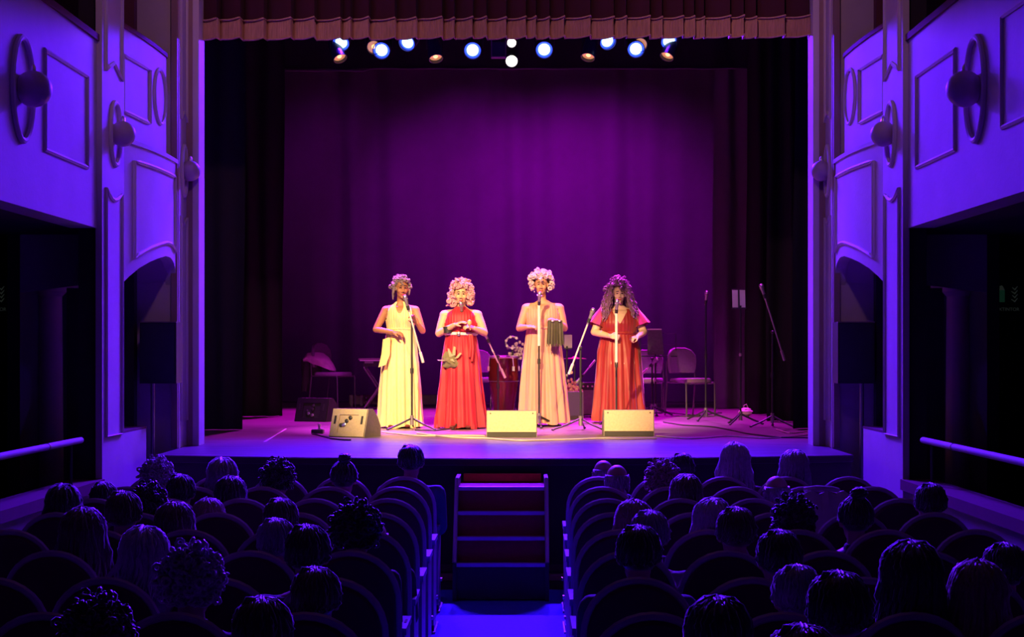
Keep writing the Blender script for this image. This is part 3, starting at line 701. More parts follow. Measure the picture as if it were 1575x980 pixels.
# ---- fourth singer: brick red velvet
K4 = [(0.03, .325, .26, 0), (.35, .295, .24, 0), (.65, .27, .215, 0), (.86, .255, .195, 0.01), (1.0, .225, .165, 0.01), (1.10, .205, .148, 0), (1.22, .222, .172, -.015), (1.31, .212, .148, -.005), (1.40, .178, .095, .005)]
sk4 = skinmat('fair_skin', (0.66, 0.42, 0.29))
r4, L4, T4, h4, o4 = singer('d', 952, 649, 18.4, K4, (952, 453), 0.05, 0.05,
    dict(elbow=(914, 511, -.03), wrist=(938, 517, -.24), dir=(.9, -.3, -.1), n=(.3, .8, -.3), side=(.1, -.3, 1), curl=.85, r=.058),
    dict(elbow=(990, 511, -.03), wrist=(981, 518, -.2), dir=(-.75, -.5, -.2), n=(-.3, .2, -1), side=(-.1, -1, .2), curl=1.1, r=.058),
    sk4, 'singer in a brick red dress with flutter sleeves and very long curly hair', 1.0, .052, (1.37, .195))
def zt4(th): return pw(angdist(th, FR), [(0, 1.215), (.05, 1.225), (.5, 1.395), (4, 1.395)])
K4d = neck(K4, [(1.37, .203, .125, 0), (1.39, .17, .095, 0.004), (1.415, .11, .078, .008)])
M_brick = mat('brick_velvet', (0.26, 0.013, 0.014), 0.5, 0.22, 7, 0.15, 15, stretch=(3, 3, .4), sheen=0.5)
dress_mesh(K4d, zt4, 12, 0.028, 1.08, seed=21).build('dress', M_brick, r4, angle=80)
for s in (-1, 1):
    sh = Vector((s*.2, .015, 1.36)); e = L4(914 if s < 0 else 990, 511, -.03)
    dr = (e-sh).normalized(); u, v = frame(dr); rings = []
    for j in range(7):
        t = j/6; rr_ = .066+.05*t
        rings.append([sh+Vector((-s*.03, 0, .03))*(1-t)+dr*(.19*t)+(u*math.cos(2*PI*i/32)+v*math.sin(2*PI*i/32))*(rr_+.011*t*math.sin(7*2*PI*i/32)) for i in range(32)])
    MB().loft(rings, cap=False).loft([[Vector(p)+dr*.0-(Vector(p)-sh-dr*(.19*j/6)).normalized()*.004 for p in r] for j, r in enumerate(rings)], cap=False).build('flutter_sleeve', M_brick, r4, recalc=False)
mb = MB().tube([Vector((.216*math.cos(t), .158*math.sin(t), 1.10+.003*math.sin(2*t))) for t in [2*PI*i/40 for i in range(40)]], .016, 8, closed=True); mb.build('waistband', M_brick, r4)
M_hair4 = mat('purple_tinted_brown_curls', (0.2, 0.09, 0.17), 0.5, 0.35, 30)  # brown hair colour shifted to take in the purple top light
mb = MB(); rnd = random.Random(31)
curls(mb, h4, Matrix.Identity(3), 1.0, 560, (.128, .13, .162), .017, -0.1, seed=33, jig=.016)
for i in range(230):
    a = rnd.uniform(-.55, PI+.55) if i > 40 else rnd.choice((-.5, PI+.5))+rnd.uniform(-.35, .35)
    rr_ = rnd.uniform(.08, .135); top = rnd.uniform(-.02, .12)
    p = Vector((rr_*math.cos(a), rr_*math.sin(a)*.95+.015, top)); ln = rnd.uniform(.26, .37)+top*.5
    spread = rnd.uniform(.5, 1.05); cr = rnd.uniform(.008, .014); w0 = rnd.uniform(0, 6); pts = []
    for j in range(13):
        t = j/12
        q = p+Vector((math.cos(a)*.135*spread*t**.8, math.sin(a)*.07*t**.8, -ln*t))
        pts.append(Vector(h4)+q+Vector((math.cos(w0+t*22)*cr, math.sin(w0+t*22)*cr, 0)))
    mb.tube(pts, [.011]*11+[.009, .005], 5)
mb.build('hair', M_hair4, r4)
for s in (-1, 1):
    MB().ell((s*.1, -.15, .025), (.04, .09, .022), 12, 8).build('shoe', M_blackplastic, r4)

# things held
t = thing('shaker', 'small tan egg shaker in the hand of the singer in red halter dress', 'shaker', o2+L2(722, 496, -.3))
MB().lathe([(.004, -.035), (.02, -.025), (.026, 0), (.02, .022), (.004, .032)], (0, 0, 0), 14).build('body', mat('tan_gourd', (.55, .36, .18), .5, .2, 40), t)
MB().tube([(0, 0, -.03), (.01, 0, -.085)], .008, 8).build('handle', M_wood, t)
M_drab = mat('olive_cloth', (0.15, 0.135, 0.07), 0.85, 0.25, 20, 0.3, 60)
M_blackcloth = mat('charcoal_cloth', (0.075, 0.065, 0.05), 0.85, 0.25, 20, 0.3, 60)
base = o3+L3(854, 494, -.33)
mb = MB(); rings = []
for i in range(29):
    x = -.1+.2*i/28; d_ = .014*math.sin(i*1.05)+.008*math.sin(i*2.3)
    rings.append([(x*(.85+.15*t_), d_*(.4+t_), -.285*t_+.012*math.sin(i*1.3)*t_+.01) for t_ in (0, .25, .5, .75, 1)])
mb.loft(rings, cap=False, closed=False); mb.loft([[(a, b_+.012, c) for a, b_, c in r] for r in rings], cap=False, closed=False)
t = thing('fringed_cloth', 'dark pleated cloth hanging from the hand of the blush gown singer', 'cloth', base)
mb.build('pleated_panel', M_blackcloth, t, recalc=False)
for x in (-.03, .05): MB().ell((x, -.02, .0), (.018, .014, .012), 8, 6).build('clip', M_steel, t)
for i in range(9): MB().tube([(-.095+.024*i, 0, -.27), (-.095+.024*i+.004*math.sin(i), -.004, -.30)], [.006, .003], 5).build('fringe_tassel', M_blackcloth, t)

# ================================================================== STAGE EQUIPMENT
def microphone(pos, tail, label, col=None, sc=1.0):
    """pos = centre of the head, the handle runs towards tail"""
    t = thing('microphone', label, 'microphone', pos, 0, 'vocal microphones on stands', sc)
    d = (Vector(tail)-Vector(pos)).normalized()
    MB().ell((0, 0, 0), (.026, .026, .026), 14, 10).build('grille_ball', M_steel, t)
    MB().tube([d*.018, d*.03], .027, 14).build('ring', M_greymetal, t)
    MB().tube([d*.028, d*.06, d*.17], [.024, .019, .012], 12).build('handle', M_greymetal, t)
    return t
M_polepale = mat('pale_pole', (.72, .66, .6), .4, .05, 10)
def tripod(t, org, R=.3, rz=.4, m=None):
    m = m or M_blackmetal
    MB().tube([(0, 0, .05), (0, 0, .16)], .022, 10).build('hub', M_greymetal, t)
    for k in range(3):
        a = rz+k*2*PI/3
        MB().tube([(0, 0, .13), (R*.5*math.cos(a), R*.5*math.sin(a), .065), (R*math.cos(a), R*math.sin(a), .012)], [.011, .011, .010], 8).build('leg', m, t)
        MB().ell((R*math.cos(a), R*math.sin(a), .012), (.018, .018, .012), 8, 6).build('foot', M_blackplastic, t)
def stand(px, base_py, label, mic, top_py=None, clutch=None, tail=None, sleeve=None, rz=.5, R=.3, dmic=0.12, miclabel=None, polem=None, boomm=None, miclen=.16):
    D = DF(base_py); org = P(px, base_py, D); org.z = ZS
    t = thing('microphone_stand', label, 'microphone stand', org, 0, 'microphone stands')
    tripod(t, org, R, rz)
    zt = P(px, clutch or top_py, D).z-ZS
    MB().tube([(0, 0, .1), (0, 0, zt)], .0115, 10).build('pole', polem or M_blackmetal, t)
    MB().tube([(0, 0, zt*.52), (0, 0, zt*.52+.06)], .019, 10).build('clutch', M_blackplastic, t)
    if sleeve:
        a, b_ = P(px, sleeve[1], D).z-ZS, P(px, sleeve[0], D).z-ZS
        MB().tube([(0, -.002, a), (0, -.002, b_)], .0165, 12).build('upper_tube', M_polepale, t)
    mp = P(mic[0], mic[1], D-dmic)
    if tail:
        tp = P(tail[0], tail[1], D+dmic*.4)-org; mm = mp-org
        dirv = (tp-mm).normalized()
        MB().tube([mm+dirv*miclen, tp], .0095, 10).build('boom', boomm or M_polepale, t)
        MB().tube([tp-dirv*.1, tp+dirv*.02], .0165, 12).build('counterweight', boomm or M_polepale, t)
        MB().ell((0, -.01, zt), (.022, .028, .022), 10, 8).build('boom_joint', M_blackplastic, t)
        tailw = tp+org
    else:
        mm = mp-org; top = Vector((0, 0, zt))
        tailw = org+top
    MB().tube([mp-org+(tailw-mp).normalized()*.10, mp-org+(tailw-mp).normalized()*.15], .019, 10).build('mic_clip', M_blackplastic, t)
    if not tail: MB().tube([Vector((0, 0, zt)), mp-org+(tailw-mp).normalized()*.15], .0095, 8).build('mic_neck', M_blackmetal, t)
    microphone(mp, tailw, miclabel)
    return t
stand(633.5, 661, 'boom microphone stand of the singer in the cream dress', (623, 457), clutch=495, tail=(650, 555), rz=-.5, dmic=.12, miclabel='microphone at the mouth of the cream dress singer')
stand(711, 659.5, 'straight microphone stand of the singer in the red halter dress', (709, 467), top_py=486, sleeve=(508, 580), dmic=.1, rz=.2, miclabel='microphone at the mouth of the red halter dress singer')
stand(829, 657, 'straight microphone stand of the singer in the blush gown', (830, 452), top_py=470, sleeve=(468, 532), dmic=.1, rz=.6, miclabel='microphone at the mouth of the blush gown singer')
stand(948, 655, 'straight microphone stand gripped by the singer with long curls', (949, 464), top_py=482, sleeve=(478, 560), dmic=.08, rz=.1, miclabel='microphone at the mouth of the singer with long curls')
stand(893, 662, 'unused boom microphone stand between the blush gown and the brick red dress', (912, 477), clutch=535, tail=(876, 573), rz=-.7, R=.33, dmic=.1, miclabel='unused microphone pointing up between third and fourth singer')
stand(766, 652, 'low boom microphone stand leaning over the conga drum', (744, 510), clutch=548, tail=(776, 579), rz=.5, dmic=.1, miclabel='microphone on the boom beside the conga drum')
stand(1085.5, 647, 'thin dark microphone stand in front of the padded chair', (1087, 450), top_py=464, rz=.1, R=.33, dmic=.05, miclabel='microphone on the thin stand before the padded chair')
stand(1188, 657, 'boom microphone stand near the black side curtain on stage right of photo', (1171, 440), clutch=511, tail=(1206, 552), rz=-.7, R=.28, dmic=.1, miclabel='blue lit microphone beside the black side curtain', boomm=M_greymetal)
stand(1003, 640, 'short boom stand behind the singer with long curls', (1011, 552), clutch=552, tail=(988, 575), rz=.4, dmic=.1, miclabel='microphone aimed down below the dark music desk')
stand(868, 640, 'boom stand leaning low behind the blush gown singer', (886, 590), clutch=580, tail=(914, 556), rz=.4, dmic=.05, miclabel='microphone low beside the shaker tray')
# cloth hung on the second stand
D = DF(659.5)-.08; base = P(694, 556, D)
t = thing('cloth_bundle', 'crumpled olive cloth bundle hung on the stand in front of the red dress', 'cloth', base)
mb = MB(); rings = []
for j in range(9):
    tt = j/8; rad = .035+.075*math.sin(PI*min(1, tt*1.0+.08))
    rings.append([(-.085+.17*tt+(.02*math.sin(5*a)), rad*.5*math.sin(a)*1.0, .01+.05*math.sin(tt*2.5)-.09*tt+rad*.85*math.cos(a)+.012*math.sin(3*a+j)) for a in [2*PI*i/24 for i in range(24)]])
mb.loft(rings); mb.build('bundle', M_drab, t)
for (x, z, dx, dz) in ((-.0, .05, -.03, .09), (.03, .06, .01, .1), (-.06, .0, -.09, .01), (.06, .03, .05, .06), (.0, .02, .03, -.03)):
    MB().prism([(x-.02, -.05, z), (x+.02, -.055, z+.01), (x+dx+.012, -.06, z+dz), (x+dx-.01, -.055, z+dz+.01)], (0, .012, 0)).build('fold', mat('pale_olive_cloth', (.34, .3, .19), .85, .2, 20), t, smooth=False)
MB().tube([(.1, .0, .02), (.13, .05, .03)], .012, 8).build('hook', M_blackplastic, t)

# floor monitors
def monitor(px, py, w_, h_, dep, rz, label, face, kind, lean=.0):
    D = DF(py); org = P(px, py, D); org.z = ZS
    t = thing('stage_monitor', label, 'stage monitor', org, rz, 'wedge monitors on the stage floor')
    # side profile: y away from the viewer side, z up
    pr = [(0, .0), (lean, h_), (lean+.09, h_), (dep*.8, h_*.72), (dep, h_*.35), (dep, 0)]
    MB().prism([(-w_/2+.008, y, z) for y, z in pr], (w_-.016, 0, 0)).build('case', M_monside if kind != 'black' else M_blackbox, t, smooth=False)
    for q in (-1, 1):
        MB().prism([(q*w_/2-.008*q, y, z) for y, z in pr], (q*.009, 0, 0)).build('side_cheek', M_monside if kind != 'black' else M_blackplastic, t, smooth=False)
    n = Vector((0, -h_, lean)).normalized(); u = Vector((0, lean, h_)).normalized()
    def quad(x0, x1, a, b_, o0, o1): return MB().loft([[Vector((x, 0, 0))+u*c+n*o for x, c in ((x0, a), (x1, a), (x1, b_), (x0, b_))] for o in (o0, o1)])
    L_ = math.hypot(h_, lean)
    if kind == 'plain':
        quad(-w_/2+.006, w_/2-.006, .052, L_-.004, .0, .012).build('grille', face, t, smooth=False)
        quad(-w_/2+.006, w_/2-.006, .004, .05, .0, .006).build('base_strip', M_blackplastic, t, smooth=False)
        for q in (-1, 1): quad(q*w_*.42-.006, q*w_*.42+.006, L_-.035, L_-.023, .012, .015).build('screw', M_blackplastic, t, smooth=False)
    else:
        # frame round a square opening with connectors, slots either side
        hw = w_/2-.006
        quad(-hw, hw, .004, L_*.14, 0, .014).build('face_frame', face, t, smooth=False)
        quad(-hw, hw, L_*.78, L_-.004, 0, .014).build('face_frame', face, t, smooth=False)
        for q in (-1, 1):
            x0, x1 = sorted((q*w_*.27, q*hw))
            quad(x0, x1, L_*.14, L_*.78, 0, .014).build('face_frame', face, t, smooth=False)
            quad(q*w_*.38-.012, q*w_*.38+.012, L_*.45, L_*.74, .0142, .017).build('handle_slot', M_blackplastic, t, smooth=False)
        cp = quad(-w_*.27, w_*.27, L_*.14, L_*.78, .001, .003).build('connector_plate', M_blackmetal if kind == 'black' else M_monitor, t, smooth=False)
        rnd = random.Random(int(px))
        for k in range(5):
            c = Vector((rnd.uniform(-.09, .09), 0, 0))+u*(L_*rnd.uniform(.25, .7))+n*.008
            MB().lathe([(.02, 0), (.02, .01), (.012, .014)], c, 12, n).build('connector', M_steel if k % 2 else M_blackplastic, t)
    return t
monitor(533, 672.5, .415, .285, .34, -.42, 'tan lit wedge monitor with slot handles, in front of the cream dress', M_monitor, 'frame', .09)
monitor(477, 648.5, .45, .29, .36, -.38, 'black wedge monitor at the far left beside the jacket chair', M_blackbox, 'black', .09)
monitor(787, 672.5, .515, .27, .36, 0, 'tan wedge monitor with plain grille below the conga drum', M_monitor, 'plain', .02)
monitor(967.5, 671, .52, .27, .36, 0, 'tan wedge monitor with plain grille before the brick red dress', M_monitor, 'plain', .02)
monitor(882, 646, .26, .36, .34, 0.1, 'bluish dark monitor standing behind the boom stand', mat('dark_blue_grille', (.05, .045, .09), .5, .1, 40), 'plain', .03)

# conga drum
D = 18.9; org = P(774.5, 540, D); org.z = ZS
zt = P(774, 547.5, D).z-ZS
t = thing('conga_drum', 'dark red conga drum with metal hoop standing behind the stands', 'drum', org)
M_conga = mat('red_lacquer', (0.13, 0.014, 0.012), 0.25, 0.15, 6)
MB().lathe([(.115, 0), (.12, .05), (.15, .25), (.185, .48), (.192, .58), (.178, zt-.06), (.165, zt-.02)], (0, 0, 0), 28).build('shell', M_conga, t)
MB().lathe([(.172, zt-.03), (.172, zt), (.05, zt+.006), (.004, zt+.006)], (0, 0, 0), 28).build('drumhead', mat('drum_skin', (.75, .62, .55), .6, .1, 12), t)
MB().tube([(.176*math.cos(a), .176*math.sin(a), zt-.012) for a in [2*PI*i/32 for i in range(32)]], .008, 8, closed=True).build('hoop', M_steel, t)
for k in range(6):
    a = k*PI/3+.2
    MB().tube([(.18*math.cos(a), .18*math.sin(a), zt-.02), (.192*math.cos(a), .192*math.sin(a), zt-.13)], .007, 6).build('tension_rod', M_steel, t)
    MB().box(-.016, .016, -.016, .016, -.03, .03).build('lug', M_steel, t, loc=(.19*math.cos(a), .19*math.sin(a), zt-.16))
MB().tube([(.194*math.cos(a), .194*math.sin(a), .5) for a in [2*PI*i/32 for i in range(32)]], .005, 6, closed=True).build('band', M_greymetal, t)
# percussion behind
t = thing('tambourine', 'small half-moon tambourine above the rattles beside the conga', 'tambourine', P(788, 527, 19.6))
MB().tube([(.085*math.cos(a), 0, .075*math.sin(a)) for a in [0.6+4.6*i/20 for i in range(21)]], .012, 8).build('frame', M_greymetal, t)
for k in range(5):
    a = 0.9+k*.95; MB().tube([(.085*math.cos(a), -.02, .075*math.sin(a)), (.085*math.cos(a), .02, .075*math.sin(a))], .018, 10).build('jingle', M_steel, t)
MB().tube([(.0, .02, -.08), (.02, .03, -.66), (.02, .03, P(788, 527, 19.6).z*-1+ZS+.01)], .012, 8).build('stand_rod', M_blackmetal, t)
def podbunch(px, py, D, n, spread, m, label, seed):
    p = P(px, py, D); t = thing('rattle_bunch', label, 'rattle', p)
    rnd = random.Random(seed); mb = MB()
    for i in range(n):
        c = Vector((rnd.gauss(0, spread), rnd.gauss(0, .04), rnd.gauss(0, spread*1.1))); mb.ell(c, (.02, .016, .024), 7, 5)
    o = mb.build('seed_pods', m, t); o['kind'] = 'stuff'
    MB().tube([(0, 0, spread), (0, .01, -(p.z-ZS)+.01)], .012, 8).build('rod', M_blackmetal, t)
M_pod = mat('purple_brown_pods', (.3, .2, .25), .4, .3, 20); M_podgold = mat('golden_pods', (.5, .33, .18), .4, .3, 20)
podbunch(796, 543, 19.7, 70, .055, M_pod, 'bunch of dark seed pod rattles hanging beside the conga', 3)
podbunch(877, 600, 19.6, 90, .06, M_podgold, 'golden brown bunch of seed pod rattles behind the blush gown', 4)

# chairs
M_chairpad = mat('mauve_chair_fabric', (.28, .15, .28), .9, .12, 40, .2, 200)
M_chairleg = mat('chair_tube', (.22, .2, .22), .35, .1, 10, metal=.7)
def chair(px, py, D, rz, label, sc=1.0):
    org = P(px, py, D); org.z = ZS
    t = thing('padded_chair', label, 'chair', org, rz, 'padded metal chairs on the stage', sc)
    poly = [(.24*math.copysign(abs(math.cos(a))**.6, math.cos(a)), .23*math.copysign(abs(math.sin(a))**.6, math.sin(a))) for a in [2*PI*i/28 for i in range(28)]]
    MB().loft([[(x*k, y*k, z) for x, y in poly] for k, z in ((.93, .43), (1, .445), (1, .475), (.95, .495))]).build('seat', M_chairpad, t)
    rings = []
    prof = [(-.2, .56), (-.225, .62), (-.235, .72), (-.225, .8), (-.17, .87), (-.08, .90), (.08, .90), (.17, .87), (.225, .8), (.235, .72), (.225, .62), (.2, .56)]
    for o_, k in ((0, .95), (.012, 1), (.035, 1), (.045, .95)):
        rings.append([(x*k, .2+o_+.05*(z-.56)+.05*(1-(x/.24)**2)-.05, .73+(z-.73)*k) for x, z in prof])
    MB().loft(rings).build('backrest', M_chairpad, t)
    for s in (-1, 1):
        MB().tube([(s*.235, -.22, 0), (s*.235, -.21, .42), (s*.235, -.19, .445)], .011, 8).build('leg', M_chairleg, t)
        MB().tube([(s*.235, .25, 0), (s*.235, .2, .44), (s*.232, .215, .72)], .011, 8).build('leg', M_chairleg, t)
        MB().tube([(s*.235, -.19, .44), (s*.235, .2, .44)], .011, 8).build('side_rail', M_chairleg, t)
    MB().tube([(-.235, -.19, .43), (.235, -.19, .43)], .011, 8).build('front_rail', M_chairleg, t)
    return t
chair(1062, 640.5, DF(639.5), .55, 'mauve padded chair at the right behind the thin microphone stand', 1.03)
cj = chair(512, 624, 23.2, 1.15, 'padded chair at the left with a jacket over its back', 1.12)
chair(994, 632, 21.3, -.15, 'padded chair half hidden behind the singer with long curls')
chair(738, 628, 22.0, .3, 'padded chair mostly hidden behind the red halter dress')
# jacket over the left chair's back
D = 23.2
M_jacket = mat('magenta_jacket', (.7, .3, .6), .85, .2, 12, .3, 40); M_jacketd = mat('dark_jacket', (.05, .035, .05), .9, .2, 12, .3, 40)
org = P(484, 560, D-.1)
t = thing('jacket', 'magenta lined dark jacket thrown over the back of the left chair', 'jacket', org)
top = [(466, 551), (472, 543), (484, 541.5), (496, 543), (505, 550), (512, 560), (516, 569)]
bot = [(468, 556), (474, 556), (482, 560), (492, 563), (500, 566), (508, 569), (514, 571)]
rings = []
for j in range(6):
    t_ = j/5; ring = []
    for (a, b_) in zip(top, bot):
        p = P(a[0]+(b_[0]-a[0])*t_, a[1]+(b_[1]-a[1])*t_, D-.1)-org; ring.append((p.x, -.09*math.sin(PI*t_*.6)+.02*math.sin(a[0]+j*1.7), p.z))
    rings.append(ring)
mb = MB().loft(rings, cap=False, closed=False).loft([[(x, y+.06, z+.004) for x, y, z in r] for r in rings], cap=False, closed=False); mb.build('lining', M_jacket, t, recalc=False)
rings = []
for j in range(8):
    t_ = j/7; c = P(472-2*t_, 552+50*t_, D)-org; rings.append([(c.x+(.075-.02*t_)*math.cos(a)+.012*math.sin(3*a+j), .06+.07*math.sin(a), c.z) for a in [2*PI*i/16 for i in range(16)]])
MB().loft(rings).build('hanging_sleeve', M_jacketd, t)
c = P(485, 562, D)-org
MB().loft([[(c.x+(.13)*math.cos(a)*(1-.1*j), .07+.05*math.sin(a), c.z+.12-.09*j) for a in [2*PI*i/16 for i in range(16)]] for j in range(4)]).build('jacket_body', M_jacketd, t)
MB().ell(P(515, 570, D-.14)-org, (.02, .02, .02), 8, 6).build('cuff_button', M_steel, t)

# keyboard on an x stand, low cases
D = 22.6
t = thing('keyboard_stand', 'folding x stand carrying the black keyboard at the left', 'keyboard stand', (P(582, 620, D).x, D, ZS))
for q, yy in ((1, -.12), (-1, -.09), (1, .22), (-1, .25)):
    MB().tube([(q*.2, yy, .62), (-q*.2, yy, .02)], .014, 8).build('crossed_leg', M_greymetal, t)
for q in (-1, 1):
    MB().tube([(q*.2, -.14, .63), (q*.2, .28, .63)], .014, 8).build('support_bar', M_greymetal, t); MB().tube([(q*.2, -.14, .016), (q*.2, .28, .016)], .016, 8).build('foot_bar', M_blackplastic, t)
t = thing('keyboard', 'black electronic keyboard seen end on behind the cream dress', 'keyboard', (P(596, 570, D).x, D, ZS+.645))
MB().box(-.35, .42, -.14, .22, 0, .1).build('case', M_blackplastic, t, smooth=False)
MB().box(-.42, .42, -.18, .22, .1, .125).build('top_panel', M_monside, t, smooth=False)
MB().box(-.33, -.2, -.15, -.14, .05, .08).build('label_plate', M_greymetal, t, smooth=False)
k = MB().box(-.4, .4, -.18, -.14, .085, .1); k.build('key_bed', mat('ivory_keys', (.7, .66, .62), .4, .05), t, smooth=False)
t = thing('equipment_case', 'low dark equipment case on the floor behind the left singers', 'case', (P(605, 615, 24.2).x, 24.2, ZS))
MB().box(-.7, .88, -.12, .2, .02, .17).build('case_body', M_monside, t, smooth=False)
for x in (-.66, -.5, .84): MB().box(x-.02, x+.02, -.135, -.12, 0, .17).build('case_edge', M_greymetal, t, smooth=False)
for z in (.06, .12): MB().ell((-.43, -.125, z), (.02, .012, .02), 10, 8).build('latch', M_steel, t)
# music stands
def music_stand(px, base_py, desk, label, sheet, m_sheet, wire=False, rz=.5):
    D = DF(base_py); org = P(px, base_py, D); org.z = ZS
    t = thing('music_stand', label, 'music stand', org, 0, 'folding music stands')
    tripod(t, org, .26, rz)
    (x0, y0, x1, y1) = desk
    a = P(x0, y1, D)-org; b_ = P(x1, y0, D)-org
    MB().tube([(0, 0, .1), (0, 0, a.z+.03)], .012, 8).build('pole', M_blackmetal, t)
    MB().ell((0, 0, a.z*.6), (.02, .02, .025), 8, 6).build('knob', M_greymetal, t)
    MB().box(a.x, b_.x, -.05, .02, a.z-.01, a.z+.004).build('ledge', M_blackmetal, t, smooth=False)
    mid = (a.x+b_.x)/2
    for xx in (a.x+.01, mid, b_.x-.01): MB().tube([(xx, .01, a.z), (xx, .045, b_.z)], .006, 6).build('desk_strut', M_blackmetal, t)
    for zz in (0.02, .5, 1): MB().tube([(a.x, .012+.033*zz, a.z+(b_.z-a.z)*zz), (b_.x, .012+.033*zz, a.z+(b_.z-a.z)*zz)], .005, 6).build('desk_rail', M_blackmetal, t)
    return t, org, D
t, org, D = music_stand(1139, 653, (1126, 445, 1147, 474), 'tall music stand with pale sheets near the right curtains', None, None, rz=-2.2)
q = thing('sheet_music', 'pair of pale sheets on the tall music stand', 'sheet music', org+Vector((0, .0, 0)))
for s in (-1, 1):
    a = P(1136.5+s*.8, 473, D)-org; b_ = P(1136.5+s*10, 446, D)-org
    x0, x1 = sorted((a.x, b_.x)); MB().prism([(x0, -.004, a.z), (x1, -.004, a.z), (x1, .03, b_.z), (x0, .03, b_.z)], (0, .004, 0)).build('sheet', mat('paper', (.92, .84, .82), .8, .05), q, smooth=False)
MB().tube([(P(1136.5, 474, D).x-org.x, -.01, P(0, 474, D).z-ZS), (P(1136.5, 446, D).x-org.x, .024, P(0, 446, D).z-ZS)], .011, 6).build('binder_spine', M_blackmetal, q)
t, org, D = music_stand(1008, 639, (984, 513, 1041, 548), 'wide wire music stand holding a dark folder behind the long curls singer', None, None)
q = thing('music_folder', 'dark folder with pale top edge standing on the wide wire music stand', 'folder', org)
a = P(996, 546, D)-org; b_ = P(1018, 507, D)-org
MB().prism([(a.x, -.01, a.z), (b_.x+.03, -.01, a.z), (b_.x, .02, b_.z), (a.x, .02, b_.z)], (0, .015, 0)).build('cover', mat('dark_folder', (.1, .075, .1), .7, .3, 30), q, smooth=False)
MB().box(a.x, b_.x, .015, .04, b_.z-.004, b_.z+.012).build('page_edge', mat('paper', (.92, .84, .82), .8, .05), q, smooth=False)
t, org, D = music_stand(872, 640, (867, 514, 880, 536), 'small music stand with a lilac sheet between the third and fourth singers', None, None)
q = thing('lilac_sheet', 'single lilac lit sheet on the small music stand', 'sheet music', org)
a = P(868, 535, D)-org; b_ = P(880, 515, D)-org
MB().prism([(a.x, .0, a.z), (b_.x, .0, a.z), (b_.x, .03, b_.z), (a.x, .03, b_.z)], (0, .004, 0)).build('sheet', mat('paper_lilac', (.45, .36, .45), .8, .05), q, smooth=False)
# cymbal
org = P(884, 552, 20.5)
t = thing('cymbal', 'small cymbal on a thin stand behind the boom stand', 'cymbal', (org.x, 20.5, ZS))
z = org.z-ZS
MB().lathe([(.17, z), (.1, z+.012), (.04, z+.02), (.025, z+.035), (.004, z+.04)], (0, 0, 0), 24).lathe([(.17, z-.003), (.04, z+.015), (.004, z+.03)], (0, 0, 0), 24).build('plate', mat('bronze', (.6, .4, .2), .3, .1, 10, metal=.9), t)
MB().tube([(0, 0, .05), (0, 0, z+.06)], .01, 8).build('rod', M_blackmetal, t)
for k in range(3): MB().tube([(0, 0, .3), (.22*math.cos(k*2.1), .22*math.sin(k*2.1), .01)], .009, 6).build('leg', M_blackmetal, t)
# guitar amplifier-like dark box
org = P(904, 640, 19.9)
t = thing('amplifier', 'black amplifier box half hidden left of the brick red dress', 'amplifier', (org.x, 19.9, ZS))
MB().box(-.12, .12, 0, .25, .02, .46).build('cabinet', M_blackplastic, t, smooth=False); MB().box(-.11, .11, -.012, 0, .04, .36).build('grille_cloth', M_monside, t, smooth=False)
for x in (-.06, 0, .06): MB().tube([(x, -.0, .41), (x, -.02, .41)], .012, 10).build('knob', M_steel, t)
# bag on the floor
org = PF(1147, 640)
t = thing('plastic_bag', 'crumpled pink lit bag on the floor behind the music stand', 'bag', (org.x, org.y, ZS))
mb = MB(); rnd = random.Random(12); rings = []
for j in range(8):
    tt = j/7; rad = .085*math.sin(PI*(.12+.8*tt))
    rings.append([((rad+.012*rnd.gauss(0, 1))*1.05*math.cos(a), (rad+.01*rnd.gauss(0, 1))*math.sin(a), .115*tt) for a in [2*PI*i/18 for i in range(18)]])
mb.loft(rings); mb.build('body', mat('pink_white_plastic', (.85, .6, .7), .45, .1, 20), t, angle=20)
MB().tube([(-.02, 0, .1), (-.03, 0, .14), (.01, 0, .16), (.03, 0, .11)], .006, 6).build('knotted_top', mat('pink_white_plastic', (.85, .6, .7), .45, .1, 20), t)
# foot pedal
org = PF(489, 667)
t = thing('foot_pedal', 'small black foot pedal on the floor beside the tan wedge monitor', 'pedal', (org.x, org.y, ZS))
MB().box(-.065, .06, -.05, .06, 0, .04).build('housing', M_blackplastic, t, smooth=False)
MB().prism([(-.06, -.05, .042), (.055, -.05, .042), (.055, .055, .055), (-.06, .055, .055)], (0, 0, .006)).build('treadle', M_greymetal, t, smooth=False)
MB().tube([(.015, .0, .05), (.015, .0, .075)], .013, 10).build('knob', M_steel, t); MB().ell((.015, 0, .09), (.018, .018, .018), 10, 8).build('knob_cap', M_steel, t)
# cables
M_cable = mat('black_cable', (.03, .03, .03), .5, .1); M_cablep = mat('pale_cable', (.5, .42, .34), .5, .1)
def cable(pts, label, m=M_cablep, r=.008, seed=0, wob=2.0):
    rnd = random.Random(seed); out = []
    P3 = [PF(*p) for p in pts]
    for i in range(len(P3)-1):
        for k in range(8):
            t_ = k/8; q = P3[i].lerp(P3[i+1], t_); out.append((q.x+rnd.gauss(0, .006), q.y+.05*math.sin((i+t_)*wob+seed), ZS+r))
    q = P3[-1]; out.append((q.x, q.y, ZS+r))
    # smooth
    for _ in range(2):
        out = [out[0]]+[tuple((a+2*b_+c)/4 for a, b_, c in zip(out[i-1], out[i], out[i+1])) for i in range(1, len(out)-1)]+[out[-1]]
    o = MB().tube(out, r, 6).build('cable', m); return tag(o, label, 'cable', 'cables on the stage floor')
cable([(640, 668), (690, 674), (745, 675), (800, 680), (870, 678), (925, 675), (970, 677), (1010, 676)], 'pale cable along the floor in front of the two plain monitors', seed=1, r=.010)
cable([(585, 666), (640, 671), (700, 671), (746, 672)], 'pale cable from the tan frame monitor past the cream dress', seed=2)
